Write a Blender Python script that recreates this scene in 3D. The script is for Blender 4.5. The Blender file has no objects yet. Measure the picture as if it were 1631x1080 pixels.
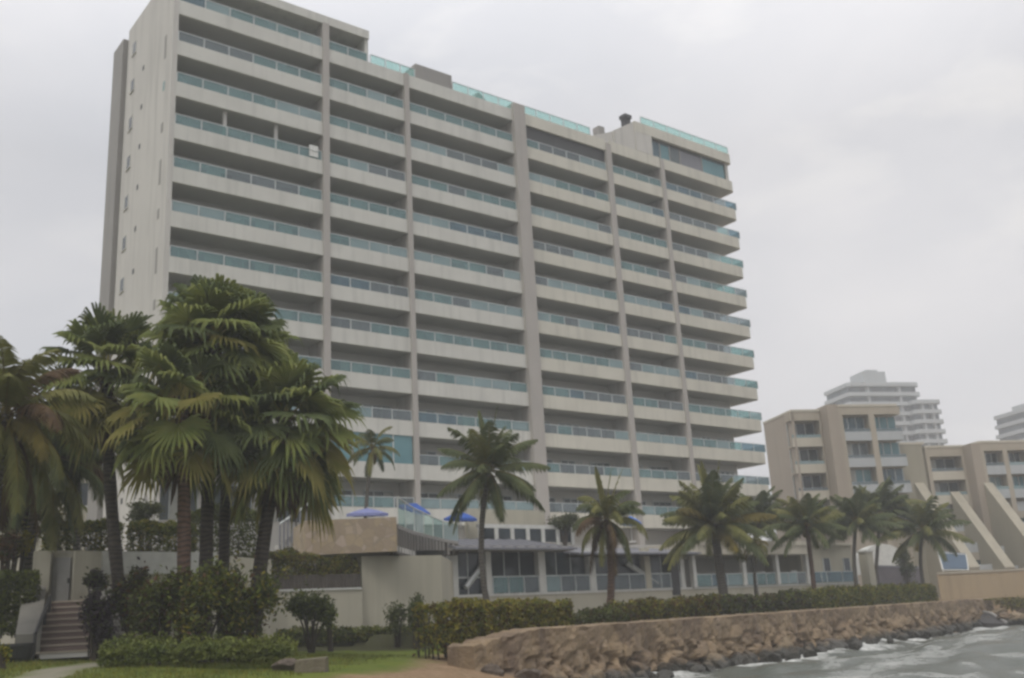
import bpy, math, random
import numpy as np
from mathutils import Vector, Matrix, noise as mnoise

SC = bpy.context.scene
COL = SC.collection
R = math.radians
rng = random.Random(7)

# ------------------------------------------------------------------ camera
F_PX = 1613.8
PITCH, ROLL = R(15.523), R(-3.143)
EYE = Vector((0, 0, 2.2))
FW = Vector((0, math.cos(PITCH), math.sin(PITCH)))
_r = Vector((1, 0, 0)); _u = _r.cross(FW)
CR = math.cos(ROLL) * _r + math.sin(ROLL) * _u
CU = -math.sin(ROLL) * _r + math.cos(ROLL) * _u
cam = bpy.data.cameras.new('camera')
cam.sensor_width = 36.0
cam.lens = 36.0 * F_PX / 1631.0
cam.clip_end = 5000
co = bpy.data.objects.new('camera', cam)
COL.objects.link(co)
M = Matrix.Identity(4)
for i in range(3):
    M[i][0] = CR[i]; M[i][1] = CU[i]; M[i][2] = -FW[i]; M[i][3] = EYE[i]
co.matrix_world = M
SC.camera = co


def at(px, py, Y):
    """World point on the photo pixel (px, py) at the real distance Y."""
    d = FW + (px - 815.5) / F_PX * CR + (540 - py) / F_PX * CU
    return EYE + d * (Y / d.y)


# ------------------------------------------------------------------ materials
def new_mat(name):
    m = bpy.data.materials.new(name); m.use_nodes = True
    nt = m.node_tree
    return m, nt, nt.nodes['Principled BSDF']


def node(nt, t, **kw):
    n = nt.nodes.new(t)
    for k, v in kw.items():
        if k in n.inputs.keys() if hasattr(n.inputs, 'keys') else False:
            n.inputs[k].default_value = v
        else:
            setattr(n, k, v)
    return n


def mix(nt, fac, a, b, blend='MIX'):
    n = nt.nodes.new('ShaderNodeMix'); n.data_type = 'RGBA'; n.blend_type = blend
    for sock, v in ((n.inputs[0], fac), (n.inputs[6], a), (n.inputs[7], b)):
        if hasattr(v, 'links'):
            nt.links.new(v, sock)
        elif isinstance(v, (int, float)):
            sock.default_value = v
        else:
            sock.default_value = (*v, 1) if len(v) == 3 else v
    return n.outputs[2]


def ramp(nt, src, p0, p1, c0=(0, 0, 0, 1), c1=(1, 1, 1, 1)):
    n = nt.nodes.new('ShaderNodeValToRGB')
    n.color_ramp.elements[0].position = p0; n.color_ramp.elements[0].color = c0
    n.color_ramp.elements[1].position = p1; n.color_ramp.elements[1].color = c1
    nt.links.new(src, n.inputs[0])
    return n.outputs[0]


def noise_tex(nt, scale, detail=4, rough=.55, stretch=None, src='Object'):
    tc = nt.nodes.new('ShaderNodeTexCoord')
    o = tc.outputs[src]
    if stretch:
        mp = nt.nodes.new('ShaderNodeMapping'); mp.inputs['Scale'].default_value = stretch
        nt.links.new(o, mp.inputs[0]); o = mp.outputs[0]
    n = nt.nodes.new('ShaderNodeTexNoise')
    n.inputs['Scale'].default_value = scale; n.inputs['Detail'].default_value = detail
    n.inputs['Roughness'].default_value = rough
    nt.links.new(o, n.inputs['Vector'])
    return n.outputs['Fac']


def bump(nt, b, src, strength=.3, dist=.05):
    n = nt.nodes.new('ShaderNodeBump'); n.inputs['Strength'].default_value = strength
    n.inputs['Distance'].default_value = dist
    nt.links.new(src, n.inputs['Height']); nt.links.new(n.outputs[0], b.inputs['Normal'])


def paint(name, col, dirt=.75, rough=.75, scale=.35, streak=True, bmp=.15):
    """Weathered render or painted concrete: blotches plus rain streaks."""
    m, nt, b = new_mat(name)
    c2 = tuple(x * dirt for x in col)
    f1 = ramp(nt, noise_tex(nt, scale, 5, .6), .38, .72)
    c = mix(nt, f1, col, tuple((x + y) / 2 for x, y in zip(col, c2)))
    if streak:
        f2 = ramp(nt, noise_tex(nt, 1.0, 4, .6, (1.6, 1.6, .12)), .5, .75)
        c = mix(nt, f2, c, c2)
    nt.links.new(c, b.inputs['Base Color'])
    b.inputs['Roughness'].default_value = rough
    bump(nt, b, noise_tex(nt, 9, 4), bmp, .02)
    return m


def plain(name, col, rough=.6, metal=0, var=.15, scale=3):
    m, nt, b = new_mat(name)
    f = ramp(nt, noise_tex(nt, scale, 3), .35, .7)
    nt.links.new(mix(nt, f, col, tuple(x * (1 - var) for x in col)), b.inputs['Base Color'])
    b.inputs['Roughness'].default_value = rough; b.inputs['Metallic'].default_value = metal
    return m


def leaf(name, col, col2, trans=.28, rough=.65):
    m, nt, b = new_mat(name)
    f = ramp(nt, noise_tex(nt, 1.3, 3), .35, .65)
    c = mix(nt, f, col, col2)
    nt.links.new(c, b.inputs['Base Color'])
    b.inputs['Roughness'].default_value = rough
    b.inputs['Specular IOR Level'].default_value = .12
    t = nt.nodes.new('ShaderNodeBsdfTranslucent'); nt.links.new(c, t.inputs[0])
    ms = nt.nodes.new('ShaderNodeMixShader'); ms.inputs[0].default_value = trans
    nt.links.new(b.outputs[0], ms.inputs[1]); nt.links.new(t.outputs[0], ms.inputs[2])
    nt.links.new(ms.outputs[0], nt.nodes['Material Output'].inputs[0])
    return m


def tint_glass(name, tint, clear=.6, rough=.08, body=(.3, .5, .48)):
    """Thin tinted pane: part see-through, part body colour, with a sky reflection."""
    m, nt, b = new_mat(name)
    b.inputs['Base Color'].default_value = (*body, 1)
    b.inputs['Roughness'].default_value = rough
    t = nt.nodes.new('ShaderNodeBsdfTransparent'); t.inputs[0].default_value = (*tint, 1)
    ms = nt.nodes.new('ShaderNodeMixShader')
    f = nt.nodes.new('ShaderNodeMath'); f.operation = 'MULTIPLY_ADD'
    nz = noise_tex(nt, .5, 2)
    f.inputs[1].default_value = .3; f.inputs[2].default_value = clear - .15
    nt.links.new(nz, f.inputs[0])
    nt.links.new(f.outputs[0], ms.inputs[0])
    nt.links.new(b.outputs[0], ms.inputs[1]); nt.links.new(t.outputs[0], ms.inputs[2])
    nt.links.new(ms.outputs[0], nt.nodes['Material Output'].inputs[0])
    return m


def dark_glass(name, col, rough=.06):
    m, nt, b = new_mat(name)
    f = ramp(nt, noise_tex(nt, .45, 2), .4, .6)
    nt.links.new(mix(nt, f, col, tuple(min(1, x * 1.7 + .01) for x in col)), b.inputs['Base Color'])
    b.inputs['Roughness'].default_value = rough
    b.inputs['Specular IOR Level'].default_value = .38
    return m


MT = {
    'wall': paint('painted_concrete', (.58, .565, .51), .74),
    'wall_warm': paint('painted_concrete_warm', (.58, .55, .465), .74),
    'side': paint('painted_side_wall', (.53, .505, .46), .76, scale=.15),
    'pillar': paint('grey_pillar_paint', (.39, .36, .325), .82),
    'shaft': paint('grey_shaft_paint', (.27, .255, .235), .85),
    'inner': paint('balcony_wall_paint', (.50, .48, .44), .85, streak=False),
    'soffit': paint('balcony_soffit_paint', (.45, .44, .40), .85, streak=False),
    'frame': plain('pale_aluminium', (.5, .52, .5), .4, .2),
    'post': plain('rail_post_metal', (.55, .58, .57), .4, .3),
    'door': dark_glass('sliding_door_glass', (.02, .03, .03)),
    'curtain': plain('curtain_cloth', (.42, .42, .38), .9),
    'teal': tint_glass('teal_pane', (.6, .8, .78), .6, body=(.27, .385, .40)),
    'teal2': tint_glass('pale_teal_pane', (.68, .84, .83), .56, body=(.40, .50, .52)),
    'teal3': tint_glass('blue_teal_pane', (.5, .66, .72), .6, body=(.22, .31, .36)),
    'teal4': tint_glass('grey_pane', (.65, .72, .73), .62, body=(.27, .31, .33)),
    'roofglass': tint_glass('roof_rail_glass', (.80, .95, .93), .72, body=(.42, .66, .62)),
    'bluewin': tint_glass('turquoise_window_glass', (.45, .66, .70), .3, body=(.16, .32, .35)),
    'darkwin': dark_glass('restaurant_glass', (.012, .02, .026)),
    'metal_dark': plain('dark_metal', (.05, .05, .05), .5, .4),
    'white': paint('white_render', (.44, .41, .32), .8, scale=.3),
    'white_clean': plain('white_paint', (.6, .595, .55), .5),
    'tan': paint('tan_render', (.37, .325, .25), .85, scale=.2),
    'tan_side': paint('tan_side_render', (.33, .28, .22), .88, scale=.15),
    'olive': paint('olive_fin_render', (.30, .275, .205), .85, scale=.15),
    'cream': paint('cream_trim', (.50, .46, .37), .85, scale=.2),
    'far_white': paint('far_tower_paint', (.36, .385, .385), .9, scale=.1),
    'far_dark': dark_glass('far_tower_glass', (.03, .05, .06)),
    'slate': plain('grey_lilac_roofing', (.19, .19, .21), .6),
    'wood': plain('dark_timber', (.075, .062, .05), .7, var=.4),
    'blue': plain('blue_canvas', (.025, .09, .36), .8),
    'lilac': plain('lilac_canvas', (.20, .22, .42), .8),
    'trunk': None,
}


def trunk_mat(name, c1, c2, ring=9.0):
    m, nt, b = new_mat(name)
    tc = nt.nodes.new('ShaderNodeTexCoord')
    w = nt.nodes.new('ShaderNodeTexWave'); w.bands_direction = 'Z'
    w.inputs['Scale'].default_value = ring / 4; w.inputs['Distortion'].default_value = 7
    w.inputs['Detail'].default_value = 3
    nt.links.new(tc.outputs['Object'], w.inputs[0])
    f = noise_tex(nt, 3, 4, .6)
    c = mix(nt, f, c1, c2)
    c = mix(nt, ramp(nt, w.outputs['Fac'], .3, 1.6), c, tuple(x * .6 for x in c2))
    nt.links.new(c, b.inputs['Base Color']); b.inputs['Roughness'].default_value = .9
    bump(nt, b, w.outputs['Fac'], .35, .04)
    return m


MT['trunk'] = trunk_mat('fan_palm_bark', (.075, .057, .043), (.042, .034, .027))
MT['trunk_red'] = trunk_mat('reddish_palm_bark', (.15, .085, .055), (.08, .05, .036))
MT['trunk_grey'] = trunk_mat('coconut_bark', (.15, .135, .11), (.08, .07, .058))
MT['leafA'] = leaf('fan_leaf_green', (0.212, 0.226, 0.063), (0.137, 0.171, 0.051))
MT['leafB'] = leaf('fan_leaf_dark', (0.123, 0.146, 0.056), (0.079, 0.104, 0.041))
MT['leafC'] = leaf('fan_leaf_yellow_green', (0.301, 0.262, 0.085), (0.205, 0.201, 0.055), .4)
MT['leafD'] = leaf('dead_frond_brown', (.13, .085, .045), (.065, .042, .026), .2, .8)
MT['cocoA'] = leaf('coconut_leaf_green', (0.115, 0.131, 0.055), (0.070, 0.088, 0.037))
MT['cocoB'] = leaf('coconut_leaf_olive', (0.196, 0.188, 0.062), (0.124, 0.131, 0.044))
MT['cocoC'] = leaf('coconut_leaf_yellow', (.20, .16, .04), (.12, .10, .03), .35)
MT['hedgeA'] = leaf('hedge_leaf_green', (0.136, 0.156, 0.029), (0.079, 0.101, 0.019))
MT['hedgeB'] = leaf('hedge_leaf_olive', (0.243, 0.202, 0.034), (0.143, 0.137, 0.023))
MT['hedgeC'] = leaf('hedge_leaf_dark', (0.083, 0.091, 0.034), (0.049, 0.057, 0.022))
MT['hedgeD'] = leaf('hedge_leaf_russet', (.10, .05, .025), (.055, .038, .018))
MT['hedgeE'] = leaf('hedge_leaf_yellow', (.36, .29, .03), (.20, .19, .02), .3)
MT['hedgeF'] = leaf('shrub_leaf_purple', (.05, .035, .045), (.03, .024, .026))
MT['twig'] = plain('twig_bark', (.055, .042, .03), .9, var=.4)

# ------------------------------------------------------------------ mesh builder


class MB:
    def __init__(s):
        s.v = []; s.f = []; s.mi = []; s.mats = []

    def m(s, mat):
        if mat not in s.mats: s.mats.append(mat)
        return s.mats.index(mat)

    def face(s, pts, mat):
        n = len(s.v); s.v.extend([tuple(p) for p in pts])
        s.f.append(tuple(range(n, n + len(pts)))); s.mi.append(s.m(mat))

    def box(s, x0, x1, y0, y1, z0, z1, mat):
        s.hexa([(x0, y0, z0), (x1, y0, z0), (x1, y1, z0), (x0, y1, z0),
                (x0, y0, z1), (x1, y0, z1), (x1, y1, z1), (x0, y1, z1)], mat)

    def hexa(s, p, mat):
        n = len(s.v); s.v.extend([tuple(q) for q in p]); k = s.m(mat)
        for q in ((0, 3, 2, 1), (4, 5, 6, 7), (0, 1, 5, 4), (1, 2, 6, 5), (2, 3, 7, 6), (3, 0, 4, 7)):
            s.f.append(tuple(n + i for i in q)); s.mi.append(k)

    def prism(s, poly, z0, z1, mat, caps=True):
        """poly: list of (x, y) counter-clockwise."""
        n = len(s.v); k = s.m(mat); N = len(poly)
        zz0 = z0 if hasattr(z0, '__len__') else [z0] * N
        zz1 = z1 if hasattr(z1, '__len__') else [z1] * N
        s.v.extend([(x, y, z) for (x, y), z in zip(poly, zz0)])
        s.v.extend([(x, y, z) for (x, y), z in zip(poly, zz1)])
        for i in range(N):
            j = (i + 1) % N
            s.f.append((n + i, n + j, n + N + j, n + N + i)); s.mi.append(k)
        if caps:
            s.f.append(tuple(n + i for i in range(N - 1, -1, -1))); s.mi.append(k)
            s.f.append(tuple(n + N + i for i in range(N))); s.mi.append(k)

    def strip(s, pts, z0, z1, th, mat):
        """A wall of thickness th along an open plan polyline; z0/z1 per point."""
        N = len(pts); L = []; Rr = []
        for i in range(N):
            a = Vector(pts[max(i - 1, 0)][:2]); b = Vector(pts[min(i + 1, N - 1)][:2])
            d = (b - a).normalized(); nn = Vector((-d.y, d.x))
            p = Vector(pts[i][:2])
            L.append(p); Rr.append(p + nn * th)
        zz0 = z0 if hasattr(z0, '__len__') else [z0] * N
        zz1 = z1 if hasattr(z1, '__len__') else [z1] * N
        k = s.m(mat); n = len(s.v)
        for i in range(N):
            s.v += [(*L[i], zz0[i]), (*L[i], zz1[i]), (*Rr[i], zz1[i]), (*Rr[i], zz0[i])]
        for i in range(N - 1):
            a = n + 4 * i; b = a + 4
            for e in range(4):
                s.f.append((a + e, b + e, b + (e + 1) % 4, a + (e + 1) % 4)); s.mi.append(k)
        s.f.append((n, n + 1, n + 2, n + 3)); s.mi.append(k)
        e = n + 4 * (N - 1)
        s.f.append((e + 3, e + 2, e + 1, e)); s.mi.append(k)

    def tube(s, pts, rads, mat, seg=8, cap=True):
        n0 = len(s.v); k = s.m(mat); N = len(pts)
        pts = [Vector(p) for p in pts]
        if not hasattr(rads, '__len__'): rads = [rads] * N
        for i in range(N):
            d = (pts[min(i + 1, N - 1)] - pts[max(i - 1, 0)]).normalized()
            a = Vector((0, 0, 1)) if abs(d.z) < .9 else Vector((1, 0, 0))
            x = d.cross(a).normalized(); y = d.cross(x)
            for j in range(seg):
                t = 2 * math.pi * j / seg
                s.v.append(tuple(pts[i] + (x * math.cos(t) + y * math.sin(t)) * rads[i]))
        for i in range(N - 1):
            for j in range(seg):
                a = n0 + i * seg + j; b = n0 + i * seg + (j + 1) % seg
                s.f.append((a, b, b + seg, a + seg)); s.mi.append(k)
        if cap:
            s.f.append(tuple(n0 + j for j in range(seg))[::-1]); s.mi.append(k)
            s.f.append(tuple(n0 + (N - 1) * seg + j for j in range(seg))); s.mi.append(k)

    def build(s, name, parent=None, base=None, smooth=False):
        me = bpy.data.meshes.new(name)
        v = s.v
        if base is not None:
            bx, by, bz = base
            v = [(x - bx, y - by, z - bz) for x, y, z in v]
        me.from_pydata(v, [], s.f); me.update()
        for m in s.mats: me.materials.append(m)
        me.polygons.foreach_set('material_index', s.mi)
        if smooth: me.polygons.foreach_set('use_smooth', [True] * len(s.f))
        o = bpy.data.objects.new(name, me); COL.objects.link(o)
        if parent is not None: o.parent = parent
        elif base is not None: o.location = base
        return o


def tag(o, label=None, cat=None, group=None, kind=None):
    if label: o['label'] = label
    if cat: o['category'] = cat
    if group: o['group'] = group
    if kind: o['kind'] = kind
    return o


def empty(name, loc, rz=0, label=None, cat=None, group=None):
    o = bpy.data.objects.new(name, None); COL.objects.link(o)
    o.location = loc; o.rotation_euler = (0, 0, rz); o.empty_display_size = .3
    return tag(o, label, cat, group)


def copy_tree(o, parent=None):
    c = o.copy(); COL.objects.link(c)
    if parent is not None: c.parent = parent
    for ch in list(o.children): copy_tree(ch, c)
    return c


# ------------------------------------------------------------------ terrain
WALL_P0 = Vector((-1.6, 30.3)); WALL_P1 = Vector((39.2, 88.8))
WALL_D = (WALL_P1 - WALL_P0).normalized(); WALL_N = Vector((WALL_D.y, -WALL_D.x))
WALL_L = (WALL_P1 - WALL_P0).length
SHORE = [(-300, 6), (-60, 8), (-14, 9.5), (-5, 13), (0, 18), (1.3, 24), (1.6, 29.5), (1.9, 34.0)]
SHORE += [tuple(WALL_P0 + WALL_D * t) for t in (6, 20, 40, 60, WALL_L)]
SHORE += [(41.5, 90.5), (45, 86), (52, 78), (70, 70), (400, 60)]


def shore_field(X, Y):
    pts = np.array(SHORE)
    best = np.full(X.shape, 1e9); seg = np.zeros(X.shape, int)
    for i in range(len(pts) - 1):
        a, b = pts[i], pts[i + 1]; d = b - a
        t = np.clip(((X - a[0]) * d[0] + (Y - a[1]) * d[1]) / (d @ d), 0, 1)
        q = np.hypot(X - a[0] - t * d[0], Y - a[1] - t * d[1])
        m = q < best; best = np.where(m, q, best); seg = np.where(m, i, seg)
    poly = np.array(SHORE + [(400, 900), (-300, 900)])
    inside = np.zeros(X.shape, bool); j = len(poly) - 1
    for i in range(len(poly)):
        xi, yi = poly[i]; xj, yj = poly[j]
        c = ((yi > Y) != (yj > Y)) & (X < (xj - xi) * (Y - yi) / (yj - yi + 1e-12) + xi)
        inside ^= c; j = i
    return np.where(inside, best, -best), seg


def vnoise(X, Y, s, seed=0):
    """Smooth value noise on arrays."""
    x = X / s + 31.7 * seed; y = Y / s + 17.3 * seed
    xi = np.floor(x).astype(int); yi = np.floor(y).astype(int); fx = x - xi; fy = y - yi
    fx = fx * fx * (3 - 2 * fx); fy = fy * fy * (3 - 2 * fy)

    def h(a, b):
        n = (a * 374761393 + b * 668265263 + seed * 974634777) & 0x7fffffff
        n = ((n ^ (n >> 13)) * 1274126177) & 0x7fffffff
        return ((n ^ (n >> 16)) & 0xffff) / 65535.0
    return (h(xi, yi) * (1 - fx) + h(xi + 1, yi) * fx) * (1 - fy) + (h(xi, yi + 1) * (1 - fx) + h(xi + 1, yi + 1) * fx) * fy


def land_height(X, Y):
    ds, seg = shore_field(X, Y)
    z = np.interp(ds, [-30, -6, 0, 1.5, 3.2, 5.5, 9, 15, 22], [-3, -1.2, -.05, .45, .95, 1.32, 1.5, 1.85, 2.15])
    wall = (seg >= 8) & (seg <= 11)
    zw = np.interp(ds, [-6, .15, .45, 6], [-1.4, -1.2, 1.78, 1.95])
    z = np.where(wall, zw, z)
    z = z + (vnoise(X, Y, 2.2, 3) - .5) * .12 * np.clip(ds, 0, 1) + (vnoise(X, Y, .6, 5) - .5) * .05 * np.clip(ds, 0, 1)
    # right-hand beach climbs to the retaining wall
    return z, ds, seg


def zl(x, y):
    return float(land_height(np.array([x]), np.array([y]))[0][0])


def axis(lo, hi, step, far):
    fine = list(np.arange(lo, hi + 1e-6, step)); out = []
    s = step; v = lo
    left = []
    while v > -far:
        s *= 1.5; v -= s; left.append(v)
    s = step; v = hi; right = []
    while v < far:
        s *= 1.5; v += s; right.append(v)
    return np.array(left[::-1] + fine + right)


def grid_mesh(name, xs, ys, Z, attr=None):
    nx, ny = len(xs), len(ys)
    X, Y = np.meshgrid(xs, ys)
    v = np.stack([X, Y, Z], -1).reshape(-1, 3)
    i = np.arange((ny - 1) * nx).reshape(ny - 1, nx)[:, :-1].ravel()
    f = np.stack([i, i + 1, i + nx + 1, i + nx], -1)
    me = bpy.data.meshes.new(name)
    me.vertices.add(len(v)); me.vertices.foreach_set('co', v.ravel())
    me.loops.add(f.size); me.loops.foreach_set('vertex_index', f.ravel())
    me.polygons.add(len(f)); me.polygons.foreach_set('loop_start', np.arange(len(f)) * 4)
    me.update(calc_edges=True)
    me.polygons.foreach_set('use_smooth', np.ones(len(f), bool))
    for k, a in (attr or {}).items():
        at_ = me.attributes.new(k, 'FLOAT', 'POINT'); at_.data.foreach_set('value', a.ravel().astype(np.float32))
    o = bpy.data.objects.new(name, me); COL.objects.link(o)
    return o


xs = axis(-32, 62, .4, 1500); ys = axis(8, 112, .4, 1500)
X, Y = np.meshgrid(xs, ys)
Z, DS, SEG = land_height(X, Y)
n1 = vnoise(X, Y, 1.4, 1) * .6 + vnoise(X, Y, .5, 2) * .4
bank = np.clip((5.3 + (n1 - .5) * 1.6 - DS) / .8, 0, 1) * (SEG < 8)          # bare sandy bank at the water
bank = np.maximum(bank, np.clip((X - 34) / 3, 0, 1) * np.clip((Y - 68) / 3, 0, 1))
bed = np.clip((np.hypot(X + 7, (Y - 44) * .5) < 0) * 1.0, 0, 1)
strip = np.clip((Y - 38.2 - (X + 4) * .4) / .6, 0, 1) * (X > -14)             # planting strip before the white wall
path = np.clip(.55 - np.abs(X - (-11.4 + (Y - 28.5) * -.23 + .3 * np.sin(Y * .5))), 0, .2) / .2 * (Y < 29.5) * (Y > 15)
paved = np.clip((Y - 50) / 2, 0, 1) * (1 - bank)
gm, nt, b = new_mat('lawn_and_sand')


def attr(nt, n):
    a = nt.nodes.new('ShaderNodeAttribute'); a.attribute_name = n
    return a.outputs['Fac']


g = mix(nt, ramp(nt, noise_tex(nt, .7, 4, .6), .35, .65), (.115, .145, .018), (.075, .11, .015))
g = mix(nt, ramp(nt, noise_tex(nt, 9, 3, .6), .45, .7), g, (.12, .125, .03))
sa = mix(nt, ramp(nt, noise_tex(nt, 1.1, 5, .65), .35, .7), (.25, .165, .10), (.17, .12, .065))
sa = mix(nt, ramp(nt, noise_tex(nt, 6, 4, .6), .5, .75), sa, (.33, .24, .16))
dirt = mix(nt, noise_tex(nt, 4, 4), (.05, .055, .02), (.035, .03, .018))
c = mix(nt, attr(nt, 'strip'), g, dirt)
c = mix(nt, attr(nt, 'path'), c, mix(nt, noise_tex(nt, 8, 3), (.26, .24, .18), (.17, .16, .12)))
c = mix(nt, attr(nt, 'paved'), c, (.22, .2, .17))
c = mix(nt, attr(nt, 'bank'), c, sa)
nt.links.new(c, b.inputs['Base Color']); b.inputs['Roughness'].default_value = .95
b.inputs['Specular IOR Level'].default_value = .15
bump(nt, b, noise_tex(nt, 14, 5, .7), .8, .05)
gr = grid_mesh('ground', xs, ys, Z, {'bank': bank, 'strip': strip, 'path': path, 'paved': paved})
gr.data.materials.append(gm); tag(gr, kind='structure')

# ------------------------------------------------------------------ water
xs = axis(-6, 62, .22, 1600); ys = axis(16, 96, .22, 1600)
X, Y = np.meshgrid(xs, ys)
DSW, _ = shore_field(X, Y)
DW = -DSW
fade = 1 / (1 + np.maximum(0, np.hypot(X - 20, Y - 50) - 90) / 60)
u = X * .55 - Y * .84; wv = X * .84 + Y * .55
WZ = np.zeros_like(X)
rs = np.random.RandomState(4)
for k in range(16):
    L = 1.2 * 1.22 ** k; ang = rs.normal(2.35, .55); ph = rs.rand() * 6.28
    warp = (vnoise(X, Y, 7, 20 + k) - .5) * 3
    WZ += .0125 * L ** .75 * np.sin((X * math.cos(ang) + Y * math.sin(ang)) * 2 * math.pi / L + ph + warp)
WZ += (vnoise(X, Y, .9, 9) - .5) * .13 + (vnoise(X, Y, .5, 10) - .5) * .06
WZ *= fade
fn = vnoise(X, Y, 2.4, 11) * .5 + vnoise(X, Y, .7, 12) * .3 + vnoise(X, Y, .3, 13) * .2
foam = np.clip((fn * 1.7 - .15 - DW / 4.5) * 2.6, 0, 1) * (DW > -1)
line = np.exp(-((DW - 6.5 - 3 * vnoise(X, Y, 9, 15)) / 1.1) ** 2)
foam = np.maximum(foam, np.clip(line * (fn * 2 - .55), 0, 1) * .75)
foam = np.maximum(foam, np.clip((vnoise(X, Y, 1.1, 16) * .6 + vnoise(X, Y, 4, 17) * .5 - .80) * 5, 0, .4))
foam *= (np.hypot(X - 20, Y - 50) < 110)
WZ = WZ + foam * .05 * fn
wm, nt, b = new_mat('sea_water')
wc = mix(nt, noise_tex(nt, .12, 4), (.075, .088, .075), (.11, .115, .095))
fo = nt.nodes.new('ShaderNodeMath'); fo.operation = 'MULTIPLY'
nt.links.new(attr(nt, 'foam'), fo.inputs[0]); nt.links.new(ramp(nt, noise_tex(nt, 3.5, 5, .7), .3, .6), fo.inputs[1])
nt.links.new(mix(nt, fo.outputs[0], wc, (.62, .62, .59)), b.inputs['Base Color'])
rr = nt.nodes.new('ShaderNodeMapRange'); nt.links.new(fo.outputs[0], rr.inputs[0])
rr.inputs[3].default_value = .16; rr.inputs[4].default_value = .8
nt.links.new(rr.outputs[0], b.inputs['Roughness'])
b.inputs['IOR'].default_value = 1.33
b.inputs['Specular IOR Level'].default_value = .3
bump(nt, b, noise_tex(nt, 5, 5, .65), .7, .08)
wo = grid_mesh('sea_water', xs, ys, WZ, {'foam': foam})
wo.data.materials.append(wm); tag(wo, kind='structure')

# ------------------------------------------------------------------ apartment tower
TA = R(38.54); TO = Vector((-20.71, 58.23, 1.9))


def ZK(k): return 41.82 - 3 * (k - 1) - 1.9          # bottom of parapet k, above the tower's base


tower = empty('apartment_tower', TO, TA, 'long cream balcony tower with thirteen storeys of teal glass railings', 'apartment building')
ROOF = 45.5 - 1.9
W = MT['wall']; WW = MT['wall_warm']; SD = MT['side']; PL = MT['pillar']
SE = 55.66
mb = MB()
mb.box(0, 53.9, 2.2, 12.4, 0, ZK(1) + .25, MT['inner'])
mb.build('core_wall', tower)
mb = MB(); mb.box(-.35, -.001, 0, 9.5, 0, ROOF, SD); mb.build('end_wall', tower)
mb = MB(); mb.box(-.1, 3.2, 9.5, 13.2, 0, 45.3 - 1.9, MT['shaft']); mb.box(-.55, -.1, 10.1, 12.4, 0, 45.1 - 1.9, MT['shaft'])
mb.build('service_shaft', tower)
# end wall windows
for k in range(14):
    z = 43.3 - 1.9 - 3 * k
    if z < 2: break
    m = MB(); m.box(-.37, -.34, 7.65, 8.35, z - .45, z + .45, MT['door'])
    o = m.build('window', tower)
    m = MB()
    m.box(-.375, -.352, 7.6, 7.65, z - .5, z + .5, SD); m.box(-.375, -.352, 8.35, 8.4, z - .5, z + .5, SD)
    m.box(-.43, -.352, 7.55, 8.45, z - .55, z - .5, SD); m.box(-.375, -.352, 7.65, 8.35, z + .45, z + .5, SD)
    m.build('frame', o)
    m = MB(); m.box(-.362, -.345, 5.6, 5.95, z - 3 + .1, z - 3 + .45, MT['metal_dark']); m.build('vent', tower)
    if k % 2 == 1 and k > 1 or k == 0:
        zz = 40.0 - 1.9 - 3 * (k // 1) + (0 if k else 0)
        m = MB(); m.box(-.366, -.345, 1.15, 1.5, zz - .95, zz + .75, MT['shaft']); m.build('slit_window', tower)
    else:
        zz = 40.0 - 1.9 - 3 * k
        if zz > 1:
            m = MB(); m.box(-.37, -.345, 1.15, 1.5, zz - .3, zz + .35, MT['teal2'] if k == 1 else MT['shaft']); m.build('slit_window', tower)
# pillars
for s0, s1, yo, top in ((10.46, 10.95, -.12, ZK(0) + .02), (17.32, 17.72, -.12, ZK(1) + 1.08), (27.77, 28.94, -.3, ZK(1) + 1.55),
                        (38.2, 38.8, -.12, ZK(1) + .7), (45.1, 45.55, -.12, ZK(1) + .9)):
    m = MB(); m.box(s0, s1, yo, 1.0, 0, top, PL); m.build('pillar', tower)
    m = MB(); m.box(s0 + .1, s1 - .1, 1.0, 2.198, 0, min(top, ZK(1) + .2), MT['inner']); m.build('partition', tower)
BAYS = [(0, 10.46, 6), (10.95, 17.32, 4), (17.72, 27.77, 6), (28.94, 38.2, 6), (38.8, 45.1, 4), (45.55, SE, 6)]
GL = [MT['teal'], MT['teal2'], MT['teal3'], MT['teal4']]


def rail(parent, s0, s1, n, z, y=.07, h=.68, ret=None, mats=GL, wts=(5, 3, 2, 4), thing_name='glass_railing'):
    m = MB(); p = MB()
    st = (s1 - s0) / n
    last = rng.choices(mats, wts)[0]
    for i in range(n):
        a = s0 + i * st
        if rng.random() < .55: last = rng.choices(mats, wts)[0]
        m.box(a + .06, a + st - .06, y, y + .015, z + .04, z + h, last)
        p.box(a - .03, a + .03, y - .01, y + .05, z, z + h, MT['post'])
    p.box(s1 - .03, s1 + .03, y - .01, y + .05, z, z + h, MT['post'])
    p.box(s0, s1, y - .02, y + .04, z + h, z + h + .05, MT['post'])
    if ret:
        m.box(s1 - .02, s1 - .005, y + .06, ret, z + .04, z + h, mats[1])
    o = m.build(thing_name, parent); p.build('rail_posts', o)
    return o


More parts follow.
